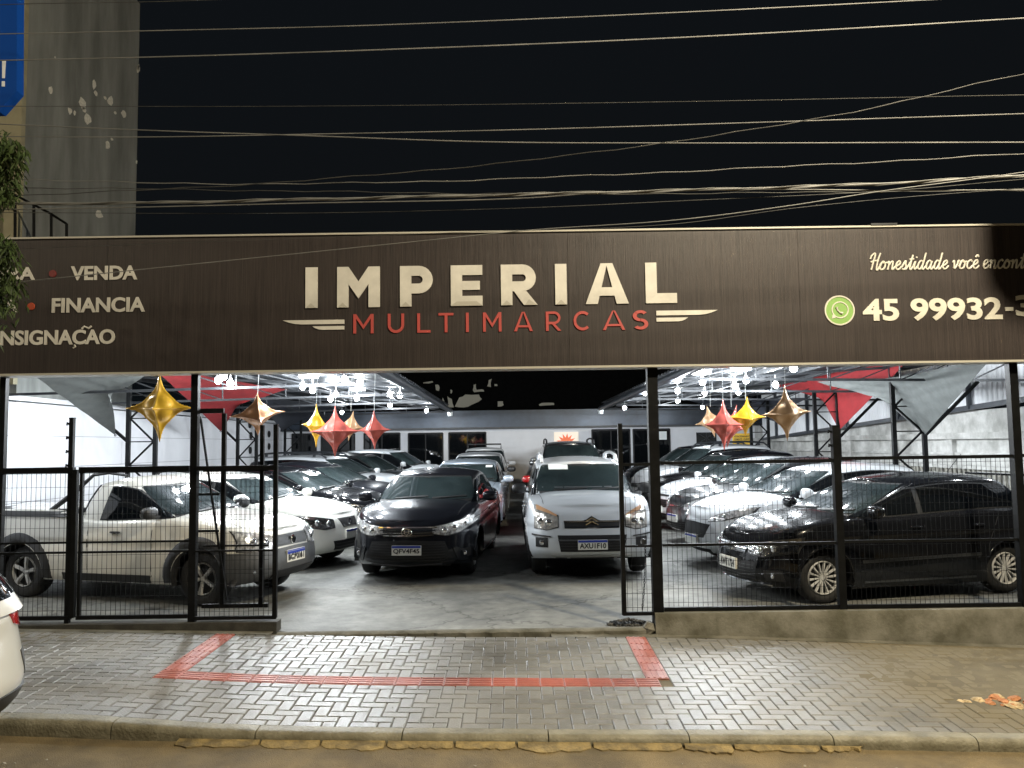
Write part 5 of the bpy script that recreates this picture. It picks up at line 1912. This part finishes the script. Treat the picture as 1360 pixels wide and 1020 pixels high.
        for z, hw, th, m_ in s.d.get('bars', []):
            s.patch('grille_bar', [(-hw, z + th / 2), (hw, z + th / 2)], [(-hw, z - th / 2), (hw, z - th / 2)], 'x', m_, .016, None, 20, 1, parent=go)
        for lg in s.d.get('lower', [([(-.5, .42), (.5, .42)], [(-.45, .27), (.45, .27)])]):
            lo_ = s.patch('lower_grille', lg[0], lg[1], 'x', M_dark, .005, None, 16, 4)
            if s.detail:
                z0, z1 = lg[1][0][1], lg[0][0][1]
                hw = min(abs(lg[1][0][0]), abs(lg[0][0][0]), abs(lg[1][-1][0]))
                if lg[0][0][0] < 0:
                    k = int((z1 - z0) / .035)
                    for q in range(1, k):
                        z = z0 + (z1 - z0) * q / k
                        s.patch('grille_slat', [(-hw, z + .004), (hw, z + .004)], [(-hw, z - .004), (hw, z - .004)], 'x', M_plas, .009, None, 14, 1, parent=lo_)
        for fg in s.d.get('fog', []):
            y, z, r_ = fg
            for sd in (1, -1):
                s.patch('fog_surround', [(y - r_ * 1.6, z + r_ * 1.3), (y + r_ * 1.6, z + r_ * 1.3)], [(y - r_ * 1.6, z - r_ * 1.3), (y + r_ * 1.6, z - r_ * 1.3)], 'x', M_plas, .006, None, 6, 4, sd)
                h = s.bvh.ray_cast(Vector((4, y * sd, z)), Vector((-1, 0, 0)))
                if h[0]: MB().ell(h[0] + Vector((.008, 0, 0)), .018, r_ * .8, r_ * .8, 16, 8).build('fog_lamp', M_bulbl, s.root, True)
        # rear lamps
        tl = s.d.get('tl', ([(.45, s.rear - .12), (.80, s.rear - .10)], [(.5, s.rear - .27), (.80, s.rear - .34)]))
        for sd in (1, -1): s.patch('tail_lamp', tl[0], tl[1], '-x', M_red, .01, None, 10, 6, sd)
        # plate
        if s.d.get('plate') is not None:
            s.add_plate(*s.d["plate"])
        if s.d.get('rails'):
            rm = s.d['rails']
            for sg in (1, -1):
                pts = []
                yr = s.W * .925 * .80 - .055
                for i in range(13):
                    x = lerp(s.rf - .12, s.gr1 + .12, i / 12)
                    z = s.ztop(x) + (.085 if 0 < i < 12 else .0)
                    pts.append((x, sg * yr, z - .0))
                b = MB().tube(pts, .024, 8)
                for i in (2, 10): b.bar((pts[i][0], pts[i][1], pts[i][2] - .08), pts[i], .07, .03)
                b.build('roof_rail', rm, s.root, True)
        if s.d.get('molding'):
            s.line('side_moulding', [(s.wb / 2 - s.wr - .16, .47), (-s.wb / 2 + s.wr + .12, .50)], .035, s.d['molding'], .012)
        if s.d.get('antenna'):
            MB().tube([(s.gr1 + .35, 0, s.H - .01), (s.gr1 + .12, 0, s.H + .22)], .004, 5).build('antenna', M_rubber, s.root)
        if s.d.get('sticker'):
            y0, y1, z0, z1 = s.d['sticker']
            s.patch('windscreen_sticker', [(y0, z1), (y1, z1)], [(y0, z0), (y1, z0)], 'x', M_paper, .012, g, 6, 3)

    def add_plate(s, txt, z=.46, y0=0.0, blue=True, w=.40, h=.13):
        hit = s.bvh.ray_cast(Vector((4, y0, z)), Vector((-1, 0, 0)))
        xx = (hit[0].x if hit[0] else s.xf) + .028
        e = MB().box(xx - .03, xx, y0 - w / 2, y0 + w / 2, z - h / 2, z + h / 2).build('number_plate', M_plate, s.root)
        if blue: MB().box(xx, xx + .0025, y0 - w / 2 + .003, y0 + w / 2 - .003, z + h / 2 - .032, z + h / 2 - .003).build('plate_band', M_pblue, e)
        if txt:
            # text faces +x, reads left to right seen from the front (towards +y)
            loc = Matrix(((0, -1, 0, xx), (1, 0, 0, y0), (0, 0, 1, z), (0, 0, 0, 1)))
            put_text(txt, 'plate_characters', -w / 2 + .022, w / 2 - .022, -h / 2 + .018, h / 2 - .042 if blue else h / 2 - .02, 0, M_ptext, e, bold=.02, thick=.003, local=loc)


P_black = paint('black', (0.006, 0.0065, 0.008), 0.0, .25)
P_blackm = paint('black metallic', (0.012, 0.013, 0.017), 0.3, .28)
P_white = paint('white', (0.62, 0.62, 0.58))
P_white2 = paint('cool white', (0.66, 0.68, 0.70))
P_silver = paint('silver', (0.60, 0.63, 0.66), 0.1, .38)
P_silver2 = paint('blue silver', (0.36, 0.42, 0.49), 0.3, .34)
P_grey = paint('grey', (0.20, 0.21, 0.22), 0.35, .32)
P_dgrey = paint('dark grey', (0.045, 0.048, 0.052), 0.5, .3)
P_red = paint('red', (0.26, 0.008, 0.009))
P_beige = paint('light silver', (0.60, 0.58, 0.52), 0.1, .38)


def yaw_of(hx, hy): return math.atan2(hy, hx)


def place(front, hdg, sp):
    """front: front axle centre; hdg: unit heading; returns x, y, yaw of the car origin"""
    wb = sp.get('wb', 2.5)
    return front[0] - hdg[0] * wb / 2, front[1] - hdg[1] * wb / 2, math.atan2(hdg[1], hdg[0])


def H_(deg): return (math.cos(R(deg)), math.sin(R(deg)))


def mk(label, front, deg, sp, cat='car', name='parked_car', group=None):
    sp = dict(sp)
    x, y, yaw = place(front, H_(deg), sp)
    return Car(label, x, y, yaw, sp, cat, name, group)


# ---- black sedan with chrome grille, front centre left
sp_cor = dict(L=4.62, W=.888, H=1.47, wb=2.70, fo=.94, zb=.17, wr=.315, rimr=.21, rim='ten', paint=P_blackm, style='sedan', nose=.775, cowl=.98, belt=.96, rear=1.02, cowlx=1.05, roof_f=.33, af=1.0, nf=2.6, dxf=[(0, .12), (.08, .05), (.3, .0), (.5, .01), (.7, .02), (.88, .035), (.95, .06), (1, .11)],
              hl=([(.34, .74), (.52, .77), (.70, .815), (.87, .88)], [(.34, .655), (.52, .625), (.68, .66), (.87, .78)]), bulbs=[(.50, .69, .045), (.62, .715, .045), (.75, .765, .03)],
              grille=([(-.40, .74), (0, .75), (.40, .74)], [(-.36, .63), (0, .60), (.36, .63)]),
              bars=[(.735, .40, .016, M_chrome), (.70, .38, .012, M_chrome), (.665, .36, .012, M_chrome), (.632, .33, .012, M_chrome)],
              lower=[([(-.50, .55), (0, .57), (.50, .55)], [(-.62, .27), (0, .23), (.62, .27)])], fog=[(.74, .37, .045)], plate=('QFV4F45', .44), lens=M_lens,
              tl=([(.45, .95), (.80, .97)], [(.5, .80), (.80, .76)]))
car = mk('black sedan with chrome barred grille, nearest car left of the driveway gap', (-1.38, 12.05), -94.5, sp_cor)
# oval emblem
def torus(mb, c, a, b_, r, n=28, k=6, tilt=None):
    pts = [Vector((c[0], c[1] + a * math.cos(2 * math.pi * i / n), c[2] + b_ * math.sin(2 * math.pi * i / n))) for i in range(n + 1)]
    mb.tube(pts, r, k, False)


def nose_x(car, y, z):
    h = car.bvh.ray_cast(Vector((4, y, z)), Vector((-1, 0, 0)))
    return h[0].x if h[0] else car.xf


nx = nose_x(car, 0, .67) + .03
b = MB(); torus(b, (nx, 0, .68), .072, .05, .007); torus(b, (nx, 0, .687), .03, .042, .006); torus(b, (nx, 0, .703), .055, .018, .006)
b.build('emblem', M_chrome, car.root, True)
MB().tube([(nx + .0, .48, .262), (nx + .03, 0, .235), (nx + .0, -.48, .262)], .008, 6).build('bumper_trim', M_plas, car.root, True)
for sd in (1, -1): car.patch('intake_trim', [(.60, .46), (.66, .47)], [(.66, .28), (.80, .26)], 'x', P_blackm, .012, None, 4, 4, sd)

# ---- silver tall hatch with roof rails, front centre right
sp_air = dict(L=4.28, W=.885, H=1.63, wb=2.54, fo=.84, zb=.24, wr=.335, rimr=.205, rim='five', paint=P_silver, style='suv', nose=.88, cowl=1.08, belt=1.02, rear=1.08, cowlx=.88, roof_f=.25, af=.75, nf=3.1, tumble=.17,
              dxf=[(0, .12), (.1, .03), (.3, .0), (.5, .01), (.68, .04), (.86, .08), (.95, .13), (1, .22)],
              hl=([(.46, .86), (.60, .93), (.76, 1.0)], [(.46, .72), (.6, .68), (.77, .70)]), bulbs=[(.58, .77, .055), (.69, .79, .045)],
              grille=([(-.38, .80), (-.1, .80), (0, .86), (.1, .80), (.38, .80)], [(-.37, .70), (-.1, .70), (0, .72), (.1, .70), (.37, .70)]),
              bars=[(.715, .37, .012, M_chrome), (.785, .37, .012, M_chrome)],
              lower=[([(-.47, .61), (.47, .61)], [(-.43, .39), (.43, .39)]), ([(-.30, .305), (.30, .305)], [(-.26, .255), (.26, .255)]), ([(.34, .30), (.5, .31)], [(.34, .26), (.48, .26)]), ([(-.5, .31), (-.34, .30)], [(-.48, .26), (-.34, .26)])],
              fog=[(.68, .51, .05)], plate=('AXU1F10', .485), rails=P_white2, lens=mat('clear bright headlamp', (.62, .60, .56), .15, metal=.5, coat=1, var=.45, vscale=16, bump=.5, bscale=22),
              sticker=(-.50, -.20, 1.44, 1.52), mirror=M_plas, flare='black', surround=M_rubber)
car = mk('silver crossover with roof rails, double chevron and white windscreen sticker beside the driveway', (1.06, 11.95), -90, sp_air)
nx = nose_x(car, 0, .78) + .02
for k in range(2):
    z0 = .765 + k * .045
    MB().bar((nx, -.085, z0 - .02), (nx, 0, z0 + .028), .014, .014).bar((nx, 0, z0 + .028), (nx, .085, z0 - .02), .014, .014).build('chevron_emblem', M_chrome, car.root)
for sd in (1, -1):
    car.patch('turn_lamp', [(.47, .875), (.60, .94), (.74, 1.0)], [(.47, .855), (.60, .90), (.74, .945)], 'x', M_amber, .016, None, 10, 2, sd)
    car.patch('fog_brow', [(.56, .60), (.80, .62)], [(.56, .585), (.80, .60)], 'x', M_plas, .02, None, 8, 1, sd)
car.patch('skid_plate', [(-.56, .345), (.56, .345)], [(-.52, .315), (.52, .315)], 'x', M_chrome if False else mat('satin silver', (.5, .5, .48), .35, metal=.6), .012, None, 16, 2)
car.patch('bumper_bar', [(-.46, .555), (.46, .555)], [(-.46, .535), (.46, .535)], 'x', M_gplas, .014, None, 14, 1)
# pale strip laid on the glass foot, standing in for glints behind the windscreen
car.line('dash_glint', [(-.62, 1.185), (.62, 1.185)], .012, M_gplas, .0095, 'x', car.gvh, (1,))

# ---- black hatchback side on, right
sp_gol = dict(L=3.90, W=.83, H=1.45, wb=2.465, fo=.80, zb=.16, wr=.295, rimr=.20, rim='cap', paint=P_black, style='hatch', nose=.68, cowl=.95, belt=.95, rear=1.02, cowlx=.95, roof_f=.15, af=.85, nf=2.6,
              hl=([(.36, .655), (.55, .70), (.78, .76)], [(.37, .56), (.55, .54), (.78, .60)]), bulbs=[(.50, .62, .045), (.64, .635, .045)],
              grille=([(-.34, .655), (.34, .655)], [(-.31, .56), (.31, .56)]), bars=[(.64, .33, .016, M_chrome), (.61, .33, .011, M_chrome), (.582, .32, .011, M_chrome)],
              lower=[([(-.5, .47), (.5, .47)], [(-.46, .24), (.46, .24)])], fog=[(.64, .33, .045)], plate=('AWT1724', .42, 0, False), molding=P_dgrey, antenna=True, lens=M_lensd, rimm=M_rim)
car = mk('black hatchback seen from its side behind the right hand fence', (3.40, 10.23), 192, sp_gol)
nx = nose_x(car, 0, .61) + .02
b = MB(); torus(b, (nx, 0, .612), .05, .05, .006)
for a, c in (((-.035, .032), (-.012, -.038)), ((-.012, -.038), (0, -.005)), ((0, -.005), (.012, -.038)), ((.012, -.038), (.035, .032)), ((-.016, .044), (0, .008)), ((0, .008), (.016, .044))):
    b.bar((nx, a[0], .612 + a[1]), (nx, c[0], .612 + c[1]), .008, .008)
b.build('emblem', M_chrome, car.root, True)
car.patch('chin_spoiler', [(-.6, .235), (.6, .235)], [(-.58, .215), (.58, .215)], 'x', M_chrome, .02, None, 16, 1)
car.line('sill_glint', [(.75, .235), (-.75, .235)], .02, P_dgrey, .01)
for sd in (1, -1): MB().box(-2.05, -1.80, sd * -.5, sd * .5, 1.385, 1.41).build('roof_spoiler', P_black, car.root) if sd == 1 else None

# ---- pickup left
sp_str = dict(L=4.42, W=.835, H=1.53, wb=2.72, fo=.80, zb=.25, wr=.325, rimr=.20, rim='five', rimm=M_rimd, paint=P_beige, style='pickup', nose=.80, cowl=1.02, belt=1.02, rear=1.10, cowlx=1.04, roof_f=.42, af=.7, nf=3.2, flare='black', ww=.21,
              hl=([(.38, .80), (.55, .845), (.76, .89)], [(.38, .66), (.55, .64), (.77, .66)]), bulbs=[(.50, .73, .06), (.64, .75, .055)],
              grille=([(-.36, .80), (.36, .80)], [(-.34, .67), (.34, .67)]), grillm=M_gplas, bars=[(.735, .34, .09, M_plas)],
              lower=[([(-.42, .40), (.42, .40)], [(-.38, .30), (.38, .30)])], fog=[(.66, .42, .04)], plate=('BCP3I61', .55), handle=M_plas, mirror=M_plas, rails=None, bp=.02)
car = mk('light silver single cab pickup with black wheel flares behind the left fence', (-3.52, 10.57), -17, sp_str, 'pickup truck', 'pickup_truck')
# grey unpainted bumper band wraps the nose
car.patch('bumper', [(-.80, .64), (0, .655), (.80, .64)], [(-.77, .29), (0, .27), (.77, .29)], 'x', M_gplas, .02, None, 26, 8)
for sd in (1, -1): car.patch('bumper_side', [(1.42, .63), (1.80, .64), (2.0, .64)], [(1.66, .30), (1.8, .30), (2.0, .30)], 'y', M_gplas, .018, None, 12, 6, sd)
car.patch('bumper_intake', [(-.44, .40), (.44, .40)], [(-.40, .31), (.40, .31)], 'x', M_dark, .028, None, 12, 3)
car.add_plate('BCP3I61', .535)
nx = nose_x(car, 0, .735) + .03
MB().lathe([(.001, .012), (.045, .01), (.055, 0)], 'x', 20, (nx, 0, .735)).build('emblem', M_chrome, car.root, True)
# black bed rail, sloping sail panel behind the cab, tonneau
car.both('bed_rail', [(car.xr + .05, 1.10), (-1.0, 1.10), (-.6, 1.10)], [(car.xr + .05, 1.035), (-1.0, 1.035), (-.6, 1.035)], 'y', M_plas, .022, nu=20, nv=2)
car.both('sail_panel', [(-.66, 1.09), (-.44, 1.42)], [(-.54, 1.04), (-.35, 1.42)], 'y', M_plas, .02, bvh=car.gvh, nu=10, nv=3)
for sg in (1, -1):
    MB().tube([(-1.08, sg * .70, 1.06), (-.72, sg * .66, 1.30), (-.42, sg * .60, 1.56), (-.2, sg * .58, 1.585), (.1, sg * .57, 1.55)], [.03, .035, .022, .018, .016], 8).build('sport_bar', M_plas, car.root, True)
MB().box(car.xr + .12, -.62, -.68, .68, 1.08, 1.13).build('tonneau_cover', M_plas, car.root)
car.line('sill_trim', [(1.0, .31), (-1.0, .31)], .09, M_plas, .012)
MB().ell((-.25, -.55, .34), .26, .2, .12, 14, 8).build('fuel_tank', M_dark, car.root, True)

# ---- remaining left row, parked parallel behind the pickup
sp_pal = dict(L=3.95, W=.835, H=1.47, wb=2.43, fo=.80, paint=P_white, style='hatch', nose=.72, cowl=.98, belt=.97, cowlx=.92, roof_f=.2, zb=.19, flare=None,
              hl=([(.38, .73), (.56, .77), (.78, .81)], [(.40, .62), (.56, .60), (.76, .65)]), bulbs=[(.50, .68, .05), (.65, .70, .05)], lens=M_lensd,
              grille=([(-.26, .74), (.26, .74)], [(-.20, .61), (.20, .61)]), grillm=M_plas, bars=[], lower=[([(-.46, .42), (.46, .42)], [(-.40, .28), (.40, .28)])], plate=('', .50), sticker=(.02, .34, 1.30, 1.39))
car = mk('white hatchback with dark round lamps and windscreen papers behind the pickup', (-3.30, 13.15), -18, sp_pal)
nx = nose_x(car, 0, .68) + .02
MB().lathe([(.001, .012), (.04, .01), (.05, 0)], 'x', 20, (nx, 0, .68)).build('emblem', M_chrome, car.root, True)
base = dict(L=4.0, W=.84, H=1.46, wb=2.5, fo=.82, nose=.72, cowl=.97, belt=.97, zb=.18, detail=0)


def var(**k):
    d = dict(base); d.update(k); return d


mk('black hatchback with white papers on its windscreen, third in the left row', (-3.15, 15.6), -18, var(paint=P_black, sticker=(-.1, .2, 1.26, 1.35), lens=M_lensd, detail=1))
mk('black sedan with bluish windscreen, fourth in the left row', (-3.05, 17.8), -18, var(paint=P_blackm, style='sedan', L=4.4, wb=2.6, lens=M_lensd))
mk('silver grey wagon with long side window behind the black cars on the left', (-3.35, 20.2), -18, var(paint=P_silver, style='wagon', L=4.4, wb=2.65, H=1.56, cowl=1.03, belt=1.0, rails=M_galv))
mk('dark grey car between the silver wagon and farthest silver car, left row', (-3.1, 22.8), -18, var(paint=P_dgrey, H=1.56, style='hatch'))
mk('farthest silver car of the left row, its roof under the last red star', (-2.55, 25.3), -18, var(paint=P_silver, H=1.60, cowl=1.05))

# ---- column behind the black sedan
mk('blue silver sedan directly behind the black sedan', (-1.05, 16.95), -92, var(paint=P_silver2, style='sedan', L=4.35, wb=2.55, H=1.47, sticker=(.42, .56, 1.29, 1.33)))
mk('silver hatchback with black mirror, third in the column behind the black sedan', (-.98, 21.6), -91, var(paint=P_silver, mirror=M_plas, H=1.52))
car = mk('white pickup with a black rack over its cab at the back of the centre lane', (-.95, 26.0), -90, var(paint=P_white2, style='pickup', L=4.3, wb=2.7, H=1.58, rear=1.08), 'pickup truck', 'pickup_truck')
MB().tube([(-.1, -.55, 1.5), (-.1, -.55, 1.68), (-.1, .55, 1.68), (-.1, .55, 1.5)], .025, 8).build('cab_rack', M_plas, car.root, True)

# ---- column behind the silver crossover
mk('red hatchback hidden behind the silver crossover with one red mirror showing', (1.22, 16.6), -90, var(paint=P_red))
mk('tall dark grey car towering behind the silver crossover', (1.55, 20.9), -90, var(paint=P_dgrey, style='suv', L=4.5, W=.93, wb=2.7, H=1.80, cowl=1.15, belt=1.1, rear=1.15, nose=.9, wr=.35, rails=M_plas))
mk('dark car farthest back in the column behind the silver crossover', (1.65, 25.6), -90, var(paint=P_grey, style='suv', L=4.2, W=.90, H=1.66, cowl=1.08, belt=1.05, rear=1.1, nose=.85))

# ---- right row, parallel to the black hatchback
sp_ka = dict(L=3.90, W=.85, H=1.50, wb=2.49, fo=.80, paint=P_white2, style='hatch', nose=.78, cowl=1.0, belt=.98, cowlx=.98, roof_f=.2, zb=.17, af=.9, nf=2.5,
             hl=([(.40, .73), (.60, .82), (.80, .90)], [(.38, .68), (.60, .71), (.80, .80)]), bulbs=[(.48, .72, .03), (.6, .77, .035)],
             grille=([(-.42, .64), (0, .66), (.42, .64)], [(-.32, .44), (0, .43), (.32, .44)]), grillm=M_dark, lower=[([(-.4, .28), (.4, .28)], [(-.36, .22), (.36, .22)])], plate=('', .40))
mk('white hatchback with open black grille right behind the black hatchback', (3.48, 12.62), 192, sp_ka)
sp_ren = var(paint=P_dgrey, nose=.76, L=4.0, H=1.52, hl=([(.36, .72), (.58, .80), (.78, .86)], [(.36, .62), (.58, .63), (.78, .72)]), grille=([(-.26, .73), (.26, .73)], [(-.22, .60), (.22, .60)]), bars=[(.67, .2, .02, M_chrome)], plate=('', .46), detail=1,
             bulbs=[(.48, .69, .05), (.62, .72, .05)])
mk('grey car with bright lamp cluster and dark bonnet, third in the right row', (3.68, 15.05), 192, sp_ren)
mk('white sedan with split grille and white bonnet, fourth in the right row', (3.82, 17.25), 192, var(paint=P_white2, style='sedan', L=4.3, wb=2.53, grille=([(-.34, .72), (.34, .72)], [(-.34, .68), (.34, .68)]), lower=[([(-.42, .62), (.42, .62)], [(-.30, .46), (.30, .46)]), ([(-.4, .34), (.4, .34)], [(-.36, .24), (.36, .24)])], detail=1, plate=('', .42)))
mk('black car behind the white sedan, fifth in the right row', (3.9, 19.4), 192, var(paint=P_black, H=1.55))
mk('white tall hatchback, sixth in the right row', (3.95, 21.6), 192, var(paint=P_white2, style='wagon', H=1.66, cowl=1.06, rails=M_galv))
mk('black car farthest back in the right row with a raised antenna', (4.05, 24.2), 192, var(paint=P_black, H=1.62, cowl=1.05, antenna=True))

# ---- white car parked on the road, only its tail in view
sp_w = dict(L=4.3, W=.89, H=1.46, wb=2.6, fo=.85, paint=P_white, style='hatch', nose=.80, cowl=.98, belt=.98, rear=.98, wr=.32, zb=.22, rimr=.22, ar=.55,
            tl=([(.50, .93), (.70, .94), (.86, .93)], [(.56, .84), (.7, .80), (.86, .77)]), plate=None)
car = Car('white car at the kerb, its red tail lamp at the lower left edge', -5.26, 4.75, R(180), sp_w)
car.root.location.z = spl(ZR, -5)
car.patch('rear_diffuser', [(-.80, .45), (.80, .45)], [(-.74, .29), (.74, .29)], '-x', M_plas, .012, None, 20, 4)
car.patch('reflector_recess', [(.62, .66), (.74, .66)], [(.66, .50), (.76, .50)], '-x', M_gplas, .006, None, 5, 4, -1)
car.patch('tailgate_glass', [(-.62, 1.32), (.62, 1.32)], [(-.74, 1.02), (.74, 1.02)], '-x', M_glass, .012, car.gvh, 14, 5)
